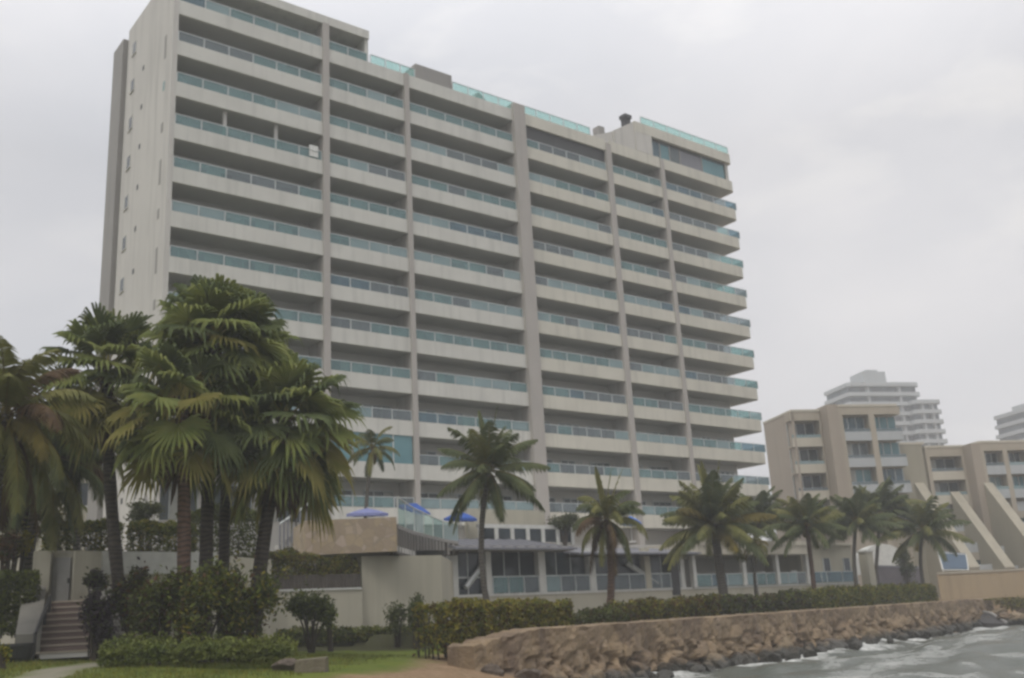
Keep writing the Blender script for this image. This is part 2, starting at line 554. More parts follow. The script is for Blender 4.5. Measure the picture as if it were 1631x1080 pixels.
for k in range(1, 13):
    zb = ZK(k)
    for bi, (s0, s1, n) in enumerate(BAYS):
        wm_ = W if bi < 3 else WW
        last = bi == 5
        if k == 12 and bi == 0: continue
        zt = zb + 1.05
        m = MB()
        e = SE
        if last:   # rounded outer corner with a return along the end of the tower
            pl = [(s0, 0)] + [(e - .5 + .5 * math.sin(t), .5 - .5 * math.cos(t)) for t in (0, .4, .8, 1.2, 1.57)] + [(e, 3.5)]
            m.strip(pl, zb, zt, .15, wm_)
            m.box(s0, e - .16, .16, 2.19, zb + .02, zb + .2, MT['soffit'])
            m.box(53.92, e - .16, 2.19, 3.5, zb + .02, zb + .2, MT['soffit'])
        else:
            m.box(s0, s1, 0, .15, zb, zt, wm_)
            m.box(s0, s1, .15, 2.19, zb + .02, zb + .2, MT['soffit'])
        # shallow drip mould under the front edge
        m.box(s0, s1 - (.5 if last else 0), -.02, -.001, zb, zb + .06, wm_)
        m.build('parapet', tower)
        if k >= 2 or (bi == 0 or (bi == 1) or bi >= 4):
            if k == 1 and bi == 1:
                rail(tower, s0, 14.2, 2, zt)
            elif k == 1 and bi == 4:
                pass
            elif k == 1 and last:
                pass
            elif k == 11 and bi == 1:
                pass
            else:
                rail(tower, s0 + .05, (e if last else s1) - .05, n, zt, ret=3.4 if last else None)
# sliding doors in the back wall
for k in range(1, 13):
    zf = ZK(k) + .2
    for bi, (s0, s1, n) in enumerate(BAYS):
        if k == 1 and bi in (2, 3, 4): continue
        nd = 3 if n == 6 else 2
        e = min(s1, 53.75)
        if k == 1 and bi == 1: e = 14.2; nd = 1
        step = (e - s0) / nd
        g_ = MB(); fr = MB(); cu = MB()
        for i in range(nd):
            a = s0 + step * i + .45; bb = s0 + step * (i + 1) - .45
            g_.box(a, bb, 2.17, 2.197, zf + .05, zf + 2.2, MT['door'])
            for q in np.linspace(a, bb, 4):
                fr.box(q - .035, q + .035, 2.12, 2.169, zf + .05, zf + 2.2, MT['frame'])
            fr.box(a - .035, bb + .035, 2.12, 2.169, zf + 2.2, zf + 2.28, MT['frame'])
            if rng.random() < .5:
                w = (bb - a) / 3; q = a + w * rng.randint(0, 2)
                cu.box(q + .06, q + w - .06, 2.155, 2.168, zf + .06, zf + 2.18, MT['curtain'])
        o = g_.build('sliding_door', tower); fr.build('frame', o)
        if cu.v: cu.build('curtain', o)
# air conditioners on some balconies
rbk = random.Random(5)
for k in range(2, 12):
    for bi, (s0, s1, n) in enumerate(BAYS):
        if rbk.random() < .3:
            s = s1 - rbk.uniform(.5, 1.2)
            if s > 53.8: s = 53
            m = MB(); m.box(s - .4, s + .4, 1.8, 2.17, ZK(k) + .21, ZK(k) + .85, MT['white_clean']); m.build('air_conditioner', tower)
# posts standing in two of the balconies
for s in (3.45, 7.1):
    m = MB(); m.box(s - .12, s + .12, .35, .55, ZK(4) + .2, ZK(3) + .02, MT['inner']); m.build('balcony_post', tower)
# turquoise glazed-in balcony
m = MB(); fr = MB()
for s0, s1, n in ((8.2, 10.4, 2), (11.0, 17.3, 4)):
    st = (s1 - s0) / n
    for i in range(n):
        m.box(s0 + i * st + .05, s0 + (i + 1) * st - .05, .06, .08, ZK(11) + 1.06, ZK(10), MT['bluewin'])
        fr.box(s0 + i * st - .05, s0 + i * st + .05, .03, .1, ZK(11) + 1.06, ZK(10), MT['frame'])
o = m.build('glazed_screen', tower); fr.build('frame', o)
# dark sheet as the opening's shade, right of the broad pillar, top storey
m = MB(); m.box(28.95, 38.19, .2, .23, ZK(2) + 1.85, ZK(1) + .015, MT['metal_dark']); m.build('opening_shade_sheet', tower)
# penthouse, left
m = MB()
z0 = ZK(0)
m.box(0, 14.35, -.02, 9.5, z0, ROOF, W)
m.box(14.05, 14.35, .16, 9.5, ZK(1) + .2, z0, W)
m.build('penthouse_roof', tower)
m = MB(); m.box(0.0, 14.05, 2.2, 9.4, ZK(1) + .26, z0, MT['inner']); m.build('penthouse_wall', tower)
# penthouse, right
m = MB()
poly = [(42.2, -.02), (55.2, -.02), (55.5, .05), (55.64, .25), (55.66, .6), (55.66, 8), (42.2, 8)]
m.prism(poly, z0, z0 + 1.0, WW); m.build('penthouse_roof', tower)
m = MB(); m.box(42.2, 44.3, -.01, 8, ZK(1) + 1.06, z0, MT['side']); m.box(54.9, 55.3, .3, 8, ZK(1) + .25, z0, MT['inner'])
m.prism([(39.6, .1), (42.19, .1), (42.19, 6), (39.6, 6)], ZK(1) + .3, [z0 - .6, z0 + .95, z0 + .95, z0 - .6], MT['side'])
m.prism([(36.7, .3), (39.59, .3), (39.59, 5), (36.7, 5)], ZK(1) + .3, [z0 - 1.9, z0 - .65, z0 - .65, z0 - 1.9], MT['side'])
m.box(38.2, 38.9, .6, 1.4, z0 - 1.4, z0 - .3, MT['shaft'])
m.build('penthouse_wall', tower)
g_ = MB(); fr = MB()
cuts = [44.35, 45.6, 46.9, 48.3, 51.4, 54.7]
for i, (a, bb) in enumerate(zip(cuts[:-1], cuts[1:])):
    g_.box(a + .06, bb - .06, .3, .33, ZK(1) + 1.06, z0 - .3, [MT['teal3'], MT['bluewin'], MT['teal4'], MT['slate'], MT['bluewin']][i])
    fr.box(a - .06, a + .06, .26, .36, ZK(1) + 1.06, z0 - .02, MT['shaft'])
fr.box(44.35, 54.7, .26, .36, z0 - .3, z0 - .02, MT['metal_dark'])
o = g_.build('window', tower); fr.build('frame', o)
m = MB(); m.box(54.9, 54.92, .36, 2.2, ZK(1) + 1.06, z0 - .3, MT['bluewin']); m.build('window', tower)
rg = [MT['roofglass']] * 4
rail(tower, 43.2, 55.4, 7, z0 + 1.0, y=.12, h=.75, mats=rg, thing_name='roof_railing')
for a, bb, n in ((14.5, 18.4, 3), (21.95, 28.0, 4), (28.95, 36.6, 5)):
    rail(tower, a, bb, n, ZK(1) + 1.06, y=.1, h=.72, mats=rg, thing_name='roof_railing')
m = MB(); m.prism([(18.5, .12), (21.9, .12), (21.9, 3), (18.5, 3)], ZK(1) + .4, ZK(1) + 2.35, MT['shaft']); m.build('roof_hut', tower)
m = MB(); m.hexa([(24.1, .2, ZK(1) + 1), (25.5, .2, ZK(1) + 1), (25.5, 1.5, ZK(1) + 1), (24.1, 1.5, ZK(1) + 1),
                  (24.5, .3, ZK(1) + 1.75), (24.8, .3, ZK(1) + 1.75), (24.8, 1.3, ZK(1) + 1.75), (24.5, 1.3, ZK(1) + 1.75)], MT['shaft'])
m.build('roof_vent', tower)
m = MB(); m.box(41.5, 42.15, .4, 1.0, z0 + .6, z0 + 1.35, MT['metal_dark']); m.box(41.4, 42.25, .3, 1.1, z0 + 1.35, z0 + 1.7, MT['metal_dark']); m.build('chimney', tower)
m = MB(); m.box(42.2, 55.66, .0, 8, z0 + .9, z0 + .99, MT['inner'])
# flat roof sheet with tank behind
m = MB(); m.box(14.4, 42.1, .2, 12.3, ZK(1) + .26, ZK(1) + .4, MT['inner']); m.build('roof_slab', tower)
# things on the balconies
def tw(s, y, z): return TO + Vector((s * math.cos(TA) - y * math.sin(TA), s * math.sin(TA) + y * math.cos(TA), z))


def hit(org, ang, px, py, dep=0.0):
    """Where the sight line of a photo pixel meets an upright plane: (along, height)."""
    d = Vector((math.cos(ang), math.sin(ang))); n = Vector((-d.y, d.x))
    o = Vector(org[:2]) + n * dep
    v = FW + (px - 815.5) / F_PX * CR + (540 - py) / F_PX * CU
    t = (o - EYE.xy).dot(n) / v.xy.dot(n)
    P = EYE + v * t
    return (P.xy - o).dot(d), P.z


# ------------------------------------------------------------------ restaurant pavilion at the tower's foot
RA = R(40)
r0 = at(722, 948, 54)
RB = 1.9
RO = Vector((r0.x, r0.y, RB))


def rs_(px, py=900, dep=0): return hit(RO, RA, px, py, dep)[0]
def rz_(px, py, dep=0): return hit(RO, RA, px, py, dep)[1] - RB


rest = empty('beach_restaurant', RO, RA, 'low pavilion with dark glass front and grey lilac roof at the tower foot', 'restaurant')
ZF = r0.z - RB                    # floor of the glass front
ZT = ZF + 2.25                    # head of the glass front
SW = MT['white']
x_end = rs_(1366, 910)
m = MB(); m.box(0, x_end, 0, 3.5, 0, ZF, SW); m.box(-.05, x_end, -.06, -.001, ZF - .12, ZF, MT['white_clean']); m.build('plinth', rest)
m = MB(); m.box(0, x_end, 3.5, 3.7, 0, ZT + .3, MT['inner']); m.box(0, rs_(1085), 3.2, 3.49, ZF, ZT + .3, MT['wood']); m.build('back_wall', rest)
xs_col = [722, 777, 862, 942, 1030, 1085]
for i, px in enumerate(xs_col):
    s = rs_(px); w = .17 if i in (1, 5) else .24
    m = MB(); m.box(s - w, s + w, -.08, .3, ZF, ZT + .2, MT['white_clean'] if i != 4 else SW); m.build('column', rest)
for i in range(len(xs_col) - 1):
    a = rs_(xs_col[i]) + .26; bb = rs_(xs_col[i + 1]) - .26
    g_ = MB(); fr = MB()
    n = 3 if i in (1, 2) else 2
    st = (bb - a) / n
    for q in range(n):
        g_.box(a + q * st + .03, a + (q + 1) * st - .03, .32, .34, ZF + .05, ZT, MT['darkwin'])
        fr.box(a + q * st - .03, a + q * st + .03, .29, .36, ZF, ZT, MT['frame'])
    fr.box(a, bb, .28, .318, ZF + .85, ZF + .93, MT['frame'])
    o = g_.build('window', rest); fr.build('frame', o)
    if i >= 1:
        rail(rest, a, bb, 3, ZF, y=-.04, h=.85, mats=[MT['teal4'], MT['teal'], MT['teal3'], MT['teal2']], wts=(5, 2, 2, 2))
# leaning struts across the glass
for (ax, az, bx, bz) in ((742, 936, 776, 893), (1046, 930, 1000, 896)):
    s0, z0_ = rs_(ax), rz_(ax, az); s1, z1_ = rs_(bx), rz_(bx, bz)
    m = MB(); m.tube([(s0, .1, z0_), (s1, .1, z1_)], .16, MT['frame'], 6); m.build('strut', rest)
# doorway
s = rs_(1073); m = MB(); m.box(s - .35, s + .35, -.07, -.005, 1.3, ZT - .2, MT['metal_dark']); m.build('door', rest)
# roof over the glass, a lean-to of grey sheets
E0, E1 = -.6, rs_(897, 872)
zr = rz_(800, 872, -1.2); 
m = MB()
m.hexa([(E0, -1.2, zr - .1), (E1, -1.2, zr - .1), (E1, 3.4, zr + .75), (E0, 3.4, zr + .75),
        (E0, -1.2, zr), (E1, -1.2, zr), (E1, 3.4, zr + .87), (E0, 3.4, zr + .87)], MT['slate'])
for q in np.arange(E0, E1, .8):
    m.hexa([(q, -1.2, zr + .001), (q + .05, -1.2, zr + .001), (q + .05, 3.4, zr + .871), (q, 3.4, zr + .871),
            (q, -1.2, zr + .05), (q + .05, -1.2, zr + .05), (q + .05, 3.4, zr + .92), (q, 3.4, zr + .92)], MT['slate'])
m.build('roof', rest)
m = MB(); m.box(E0, E1, -.9, .25, ZT + .2, zr - .12, MT['shaft']); m.build('fascia', rest)
F0, F1 = rs_(905), rs_(1100)
m = MB()
m.hexa([(F0, -1.0, zr - .35), (F1, -1.0, zr - .35), (F1, 3.4, zr + .25), (F0, 3.4, zr + .25),
        (F0, -1.0, zr - .25), (F1, -1.0, zr - .25), (F1, 3.4, zr + .4), (F0, 3.4, zr + .4)], MT['slate'])
m.build('roof', rest)
m = MB(); m.box(F0 + .1, F1, -.7, .25, ZT - .3, zr - .36, MT['wood']); m.build('fascia', rest)
# veranda, cream roof slab on columns
V0, V1, V2 = rs_(1100), rs_(1282), x_end
zs0 = rz_(1210, 884); zs1 = rz_(1210, 864)
m = MB(); m.box(V0, V1, -.7, 3.6, zs0, zs1, MT['cream']); m.box(V0 - .1, V1 + .1, -.78, -.701, zs1 - .25, zs1 + .05, MT['cream']); m.build('veranda_roof', rest)
m = MB(); m.box(V1 + .02, V2, .3, 3.6, ZF, zs1 - .15, SW); m.box(V1 + .02, V2 + .2, .1, 3.6, zs1 - .15, zs1 + .05, MT['cream']); m.build('veranda_wall', rest)
for px in (1316, 1348):
    s = rs_(px, 900, .3); m = MB(); m.box(s - .38, s + .38, .25, .298, ZF + .5, ZF + 1.75, MT['darkwin'])
    o = m.build('window', rest)
    f = MB(); f.box(s - .46, s + .46, .22, .249, ZF + .42, ZF + .5, MT['frame']); f.box(s - .46, s - .38, .22, .297, ZF + .5, ZF + 1.75, MT['frame']); f.box(s + .38, s + .46, .22, .297, ZF + .5, ZF + 1.75, MT['frame']); f.build('frame', o)
for px in (1100, 1180, 1233, 1281):
    s = rs_(px); m = MB(); m.box(s - .15, s + .15, -.3, 0, ZF, zs0, MT['white_clean']); m.build('column', rest)
s = rs_(1378); m = MB(); m.box(s - .42, s + .42, -.5, .2, .3, rz_(1378, 880), MT['white']); m.box(s - .5, s + .5, -.58, .28, rz_(1378, 880), rz_(1378, 877), MT['white_clean']); m.build('end_pier', rest)
for a, bb in ((1100, 1180), (1182, 1232), (1234, 1280), (1284, 1362)):
    rail(rest, rs_(a) + .15, rs_(bb) - .15, 3, ZF, y=-.16, h=.75, mats=[MT['teal2'], MT['teal4'], MT['teal'], MT['teal3']])
# raised pool deck between restaurant and tower, with its cream wall
ZD = 6.6 - RB
m = MB(); m.box(E0, V1, 3.72, 18, ZD - .4, ZD, MT['inner']); m.build('pool_deck', rest)
a, bb = rs_(745, 830, 5), rs_(868, 830, 5)
m = MB(); m.box(a, bb, 5, 5.3, ZD, rz_(820, 812, 5), MT['white']); m.build('deck_wall', rest)
m = MB(); m.box(a + .3, bb + 1.2, 3.9, 3.98, ZD + .15, rz_(820, 842, 3.9), MT['darkwin']); m.box(a, bb + 1.3, 3.9, 4.2, rz_(820, 842, 3.9) + .02, rz_(820, 838, 3.9) + .1, MT['white_clean'])
m.build('deck_window', rest)
for q in np.linspace(a, bb + 1.2, 7):
    m = MB(); m.box(q - .12, q + .12, 3.8, 3.9, ZD, rz_(820, 842, 3.9), MT['white_clean']); m.build('deck_post', rest)

# ------------------------------------------------------------------ curved terrace and white podium
pb = at(640, 1000, 46)
pod = empty('terrace_podium', (pb.x, pb.y, 2.0), 0, 'white windowless block carrying a tan stone parapet terrace', 'podium')
B = tuple(pod.location)


def P(mb, name, root, parent=None, smooth=False):
    return mb.build(name, parent or root, tuple(root.location), smooth)


wa = at(576, 900, 46); wb = at(703, 900, 48.2); wc_ = at(722, 900, 54.2)
zw = at(640, 884, 46.6).z
m = MB(); m.strip([(wa.x, wa.y), (wb.x, wb.y), (wc_.x, wc_.y)], 1.6, zw, .5, MT['white']); P(m, 'front_wall', pod)
m = MB(); m.box(wa.x + .1, wa.x + .4, wa.y + .5, wa.y + 9, 1.6, zw, MT['white']); P(m, 'side_wall', pod)
sa_ = at(486, 850, 45.4); sb_ = at(632, 850, 45.9)
z0_ = at(560, 881, 45.6).z; z1_ = at(560, 826, 45.6).z
m = MB(); m.strip([(sa_.x - 1.2, sa_.y + 3), (sa_.x, sa_.y), (sb_.x, sb_.y), (at(629, 850, 49.5).x, 49.5)], z0_, z1_, .35, None)
stone, nt, b = new_mat('crazy_paved_stone')
tc = nt.nodes.new('ShaderNodeTexCoord'); vo = nt.nodes.new('ShaderNodeTexVoronoi'); vo.inputs['Scale'].default_value = 2.6
nt.links.new(tc.outputs['Object'], vo.inputs['Vector'])
vd = nt.nodes.new('ShaderNodeTexVoronoi'); vd.feature = 'DISTANCE_TO_EDGE'; vd.inputs['Scale'].default_value = 2.6
nt.links.new(tc.outputs['Object'], vd.inputs['Vector'])
hs = nt.nodes.new('ShaderNodeSeparateColor'); nt.links.new(vo.outputs['Color'], hs.inputs[0])
c = mix(nt, hs.outputs[0], (.40, .31, .20), (.30, .235, .17)); c = mix(nt, ramp(nt, hs.outputs[1], .6, .9), c, (.42, .33, .26))
c = mix(nt, ramp(nt, vd.outputs['Distance'], .0, .05), (.27, .225, .165), c)
nt.links.new(c, b.inputs['Base Color']); b.inputs['Roughness'].default_value = .9
bump(nt, b, noise_tex(nt, 5, 5), .4, .05)
m.mats = [stone]; P(m, 'stone_parapet', pod)
m = MB(); m.prism([(sa_.x + .02, sa_.y + .38), (sb_.x - .05, sb_.y + .38), (wc_.x - 1, wc_.y + 2), (sa_.x - 1.0, sa_.y + 9)], z0_ + .02, z0_ + .25, MT['inner']); P(m, 'terrace_floor', pod)
# concave timber fascia sweeping from the stone corner to the restaurant roof
pts = [at(px, 860, yy) for px, yy in ((634, 46.6), (646, 48.5), (660, 50.3), (675, 51.6), (690, 52.6), (706, 53.2), (730, 53.6))]
tops = [838, 843, 848, 852, 856, 860, 864]; bots = [884, 889, 893, 893, 890, 886, 884]
zt = [at(px, t, p.y).z for (px, t, p) in zip((634, 646, 660, 675, 690, 706, 730), tops, pts)]
zb = [at(px, t, p.y).z for (px, t, p) in zip((634, 646, 660, 675, 690, 706, 730), bots, pts)]
m = MB(); m.strip([(p.x, p.y) for p in pts], zb, [z - .1 for z in zt], .25, MT['wood'])
P(m, 'timber_fascia', pod)
m = MB()
for i in range(len(pts) - 1):
    for t in (0, .33, .66):
        p = pts[i].lerp(pts[i + 1], t); za = zb[i] * (1 - t) + zb[i + 1] * t; ze = zt[i] * (1 - t) + zt[i + 1] * t
        m.box(p.x - .06, p.x + .06, p.y - .1, p.y - .02, za + .05, ze - .12, MT['shaft'])
P(m, 'fascia_batten', pod)
m = MB(); m.strip([(p.x, p.y - .1) for p in pts], [z - .1 for z in zt], [z + .06 for z in zt], .45, MT['shaft']); P(m, 'coping', pod)
c0 = at(675, 893, 51); m = MB(); m.hexa([(c0.x - .9, c0.y - .2, c0.z - .15), (c0.x + .8, c0.y - .2, c0.z - .25), (c0.x + .8, c0.y + .5, c0.z - .25), (c0.x - .9, c0.y + .5, c0.z - .15),
        (c0.x - 1.2, c0.y - .6, c0.z + .5), (c0.x + 1.1, c0.y - .6, c0.z + .4), (c0.x + 1.1, c0.y + .5, c0.z + .4), (c0.x - 1.2, c0.y + .5, c0.z + .5)], MT['metal_dark']); P(m, 'bracket', pod)
# teal glass along the curve
g_ = MB(); fr = MB()
for i in range(len(pts) - 1):
    p, q = pts[i], pts[i + 1]; za, ze = zt[i] + .08, zt[i + 1] + .08; h = 1.25 - .07 * i
    g_.face([(p.x, p.y + .1, za), (q.x, q.y + .1, ze), (q.x, q.y + .1, ze + h), (p.x, p.y + .1, za + h)], [MT['teal'], MT['teal2'], MT['teal2'], MT['roofglass'], MT['teal'], MT['teal2']][i])
    fr.tube([(p.x, p.y + .1, za), (p.x, p.y + .1, za + h)], .03, MT['white_clean'], 6)
fr.tube([(p.x, p.y + .1, z + 1.33 - .07 * min(i, 5)) for i, (p, z) in enumerate(zip(pts, zt))], .035, MT['white_clean'], 6)
o = P(g_, 'glass_railing', pod)
fr.build('rail_posts', o, B)

# low garden wall left of the podium
la = at(425, 970, 42.5); lb = at(577, 970, 45.2)
zt_ = at(500, 941, 44).z
gw = empty('garden_wall', (la.x, la.y, 2.0), 0, 'low white wall under the planter, left of the white block', 'wall')
m = MB(); m.strip([(la.x, la.y), (lb.x, lb.y)], 1.6, zt_, .4, MT['white']); P(m, 'wall_body', gw)
m = MB(); m.strip([(la.x, la.y - .06), (lb.x, lb.y - .06)], zt_ + .001, zt_ + .08, .5, MT['white_clean']); P(m, 'coping', gw)
pz = at(500, 908, 44.6).z
pl_ = empty('planter_box', (la.x + .8, la.y + .5, zt_), 0, 'dark brown timber planter box on the low white wall', 'planter')
pa = at(432, 930, 43.3); pbb = at(574, 930, 45.75)
m = MB(); m.strip([(pa.x, pa.y), (pbb.x, pbb.y)], zt_ - .3, pz - .2, 1.2, MT['wood']); P(m, 'trough', pl_)
m = MB()
for t in np.linspace(0.01, .99, 26):
    p = pa.lerp(pbb, t); m.box(p.x - .035, p.x + .035, p.y - .04, p.y - .002, zt_ - .3, pz - .22, MT['wood'])
P(m, 'batten', pl_)
# dark sheet for the shade inside the opening between planter and white block
dk = empty('porch_recess', (wa.x - 1.2, wa.y + 1.5, 4), 0, 'dark open doorway under the stone parapet beside the white block', 'doorway')
a = at(505, 900, 47.8); bb = at(577, 900, 48.2); m = MB(); m.strip([(a.x, a.y), (bb.x, bb.y)], 2, z0_ - .02, .2, MT['metal_dark']); P(m, 'recess_shade_sheet', dk)
a = at(512, 900, 47.6); m = MB(); m.box(a.x - .1, a.x + .1, a.y, a.y + .15, 2, z0_ - .02, MT['wood']); P(m, 'frame', dk)

# outdoor stair left of the stone parapet
st_ = empty('outdoor_stair', at(470, 880, 50), 0, 'grey slatted outdoor stair rising beside the stone parapet', 'staircase')
m = MB(); rl = MB()
for i in range(10):
    t = i / 9; p = at(446 + 58 * t, 868 - 42 * t, 50 + 1.2 * t)
    m.box(p.x - .25, p.x + .3, p.y, p.y + 2, p.z - .25, p.z, MT['inner'])
    for e in (0, .2): rl.tube([(p.x + e, p.y - .05, p.z - .2), (p.x + e, p.y - .05, p.z + .95)], .045, MT['slate'], 6)
a = at(446, 868, 50); bb = at(504, 826, 51.2)
rl.tube([a + Vector((0, -.05, 1)), bb + Vector((0, -.05, 1))], .06, MT['frame'], 6)
P(m, 'step', st_); P(rl, 'handrail', st_)

# ------------------------------------------------------------------ garden gate wall, steps
def wall_piece(root, name, px0, px1, Y0, Y1, ptop, zb, th, mat, parent=None):
    a = at(px0, 900, Y0); bb = at(px1, 900, Y1)
    z0, z1 = at(px0, ptop[0], Y0).z, at(px1, ptop[1], Y1).z
    m = MB(); m.strip([(a.x, a.y), (bb.x, bb.y)], zb, [z0, z1], th, mat); return P(m, name, root, parent)


MT['dim'] = paint('palm_shade_render', (.17, .16, .135), .7, scale=.8)  # cheek walls: shade under the palms is put into this colour
MT['gatew'] = paint('shaded_cream_render', (.33, .31, .245), .7, scale=.6)  # cream wall colour darkened to carry the shade of the canopy
g0 = at(110, 960, 33)
gate = empty('gate_wall', (g0.x, g0.y, 2.2), 0, 'pale wall with a grey garden door at the head of the steps', 'wall')
wall_piece(gate, 'wall_body', 52, 80, 33, 33.1, (878, 877), 2.0, .3, MT['gatew'])
wall_piece(gate, 'wall_body', 80, 118, 33.5, 33.5, (877, 877), 2.0, .2, MT['gatew'])
wall_piece(gate, 'pier', 119, 162, 32.7, 33.1, (877, 878), 2.0, .45, MT['gatew'])
d = wall_piece(gate, 'door', 84, 112, 33.4, 33.4, (888, 888), 3.3, .05, plain('grey_door_paint', (.27, .265, .245), .6))
a = at(109, 925, 33.32); m = MB(); m.box(a.x - .03, a.x + .03, a.y - .03, a.y + .06, a.z - .08, a.z + .08, MT['metal_dark']); m.build('handle', d, tuple(gate.location))
lw = empty('boundary_wall', tuple(at(250, 915, 34)), 0, 'low white boundary wall seen between the palm trunks', 'wall')
wall_piece(lw, 'wall_body', 163, 345, 33.6, 36, (880, 882), 2.0, .3, MT['white'])
wall_piece(lw, 'wall_body', 345, 432, 36, 42.4, (884, 892), 2.0, .3, MT['white'])
wall_piece(lw, 'coping', 163, 345, 33.5, 35.9, (878, 880), 4.35, .45, MT['white_clean'])
# steps
s0 = at(100, 1042, 28.6)
steps = empty('garden_steps', (s0.x, s0.y, s0.z), 0, 'worn brick garden steps climbing to the grey garden door', 'steps')
brick = paint('worn_brick', (.165, .12, .10), .7, scale=1.5, streak=False, bmp=.4)
zt0, zt1 = s0.z - .1, at(100, 958, 32.6).z
N = 9
for i in range(N):
    t0 = i / N; y0 = 28.7 + (32.6 - 28.7) * t0; za = zt0 + (zt1 - zt0) * (i + 1) / N
    a = at(58, 1000, y0); bb = at(142, 1000, y0)
    m = MB(); m.box(a.x, bb.x, y0, 33.2, zt0 if i == 0 else zt0 + (zt1 - zt0) * i / N + .001, za, brick if i else MT['inner']); P(m, 'step', steps)
    nz_ = MB(); nz_.box(a.x, bb.x, y0 - .025, y0 - .001, za - .05, za + .004, MT['tan_side']); P(nz_, 'nosing', steps)
for px, w, name in ((44, .35, 'cheek_wall'), (172, .45, 'cheek_wall')):
    a0 = at(px, 1020, 28.7); a1 = at(px + (12 if px < 100 else -8), 935, 33)
    m = MB(); m.hexa([(a0.x - w, 28.7, 1.7), (a0.x + w, 28.7, 1.7), (a1.x + w, 33, 1.7), (a1.x - w, 33, 1.7),
                      (a0.x - w, 28.7, at(px, 1010, 28.7).z), (a0.x + w, 28.7, at(px, 1010, 28.7).z), (a1.x + w, 33, at(px, 935, 33).z), (a1.x - w, 33, at(px, 935, 33).z)], MT['dim'])
    P(m, name, steps)
m = MB()
h0 = at(56, 1010, 28.4); h1 = at(80, 950, 31.6)
m.tube([h0, h1], .05, MT['metal_dark'], 6)
for t in (0, .33, .66, 1):
    p = h0.lerp(h1, t); m.tube([p, p - Vector((0, 0, .75))], .04, MT['metal_dark'], 6)
P(m, 'handrail', steps)

# ------------------------------------------------------------------ seawall
sw = empty('seawall', (WALL_P0.x, WALL_P0.y, 0), math.atan2(WALL_D.y, WALL_D.x), 'long tan stone seawall with rough lower courses along the shore', 'seawall')
swm, nt, b = new_mat('seawall_stone')
c = mix(nt, ramp(nt, noise_tex(nt, .6, 5, .65), .3, .7), (.285, .205, .12), (.19, .135, .077))
c = mix(nt, ramp(nt, noise_tex(nt, 1, 4, .6, (.9, 1, .25)), .5, .75), c, (.12, .085, .06))
c = mix(nt, ramp(nt, noise_tex(nt, 4, 4, .7), .5, .8), c, (.33, .255, .18))
tcw = nt.nodes.new('ShaderNodeTexCoord'); mpw = nt.nodes.new('ShaderNodeMapping'); mpw.inputs['Scale'].default_value = (1, .4, 1.7); nt.links.new(tcw.outputs['Object'], mpw.inputs[0])
vw = nt.nodes.new('ShaderNodeTexVoronoi'); vw.inputs['Scale'].default_value = .8; nt.links.new(mpw.outputs[0], vw.inputs['Vector'])
sw_ = nt.nodes.new('ShaderNodeSeparateColor'); nt.links.new(vw.outputs['Color'], sw_.inputs[0])
c = mix(nt, ramp(nt, sw_.outputs[0], .35, .9, (0, 0, 0, 1), (.6, .6, .6, 1)), c, (.14, .095, .06))
nt.links.new(c, b.inputs['Base Color']); b.inputs['Roughness'].default_value = .95
bump(nt, b, noise_tex(nt, 5, 6, .7), .9, .1)
cap = paint('weathered_cap', (.29, .225, .15), .62, scale=.9, streak=True, bmp=.6)
nx_, zs_ = int(WALL_L / .13), list(np.linspace(-1.0, 1.9, 25)) 
prof = [('f', z) for z in zs_] + [('t', y) for y in (.06, .3, .6, .95)] + [('b', 0)]
m = MB(); k = m.m(swm); ncol = len(prof)
for i in range(nx_ + 1):
    x = WALL_L * i / nx_
    tp_ = 1 - .19 * max(0, 1 - x / 3.2) ** 1.3 * (1 + .5 * mnoise.noise(Vector((x * 2.5, 0, 4))))
    topn = .035 * mnoise.noise(Vector((x * .7, 3, 1))) + .025 * mnoise.noise(Vector((x * 3.1, 5, 2)))
    for kind_, q in prof:
        if kind_ == 'f':
            low = min(1, max(0, (1.45 - q) / 1.0))
            p = Vector((x * 1.15, 0, q * 1.9))
            d_, _p = mnoise.voronoi(p + Vector((.35 * mnoise.noise(p), 0, .3 * mnoise.noise(p + Vector((7, 7, 7))))))
            joint = max(0, 1 - (d_[1] - d_[0]) * 4.5)
            y = -.05 - low * .18 - (.05 + .30 * low) * (mnoise.cell(_p[0] * 3.7)) * .6 + joint * (.05 + .3 * low) - .05 * mnoise.noise(Vector((x * 2.2, 1, q * 2.2))) - (.02 + .05 * low) * mnoise.noise(Vector((x * 6, 1, q * 6)))
            m.v.append((x, y, (q + (topn if q > 1.85 else 0)) * (tp_ if q > 0 else 1)))
        elif kind_ == 't': m.v.append((x, q, 1.94 * tp_ + topn + .03 * mnoise.noise(Vector((x * 2, q * 4, 8)))))
        else: m.v.append((x, 1.0, -1.0))
for i in range(nx_):
    for j_ in range(ncol - 1):
        a0 = i * ncol + j_; m.f.append((a0, a0 + ncol, a0 + ncol + 1, a0 + 1)); m.mi.append(k)
m.f.append(tuple(range(ncol))); m.mi.append(k); m.f.append(tuple(nx_ * ncol + q for q in range(ncol - 1, -1, -1))); m.mi.append(k)
m.build('masonry', sw, smooth=False)
rr_ = random.Random(11)
# end return at the lawn
e0 = Vector((WALL_P0.x, WALL_P0.y))

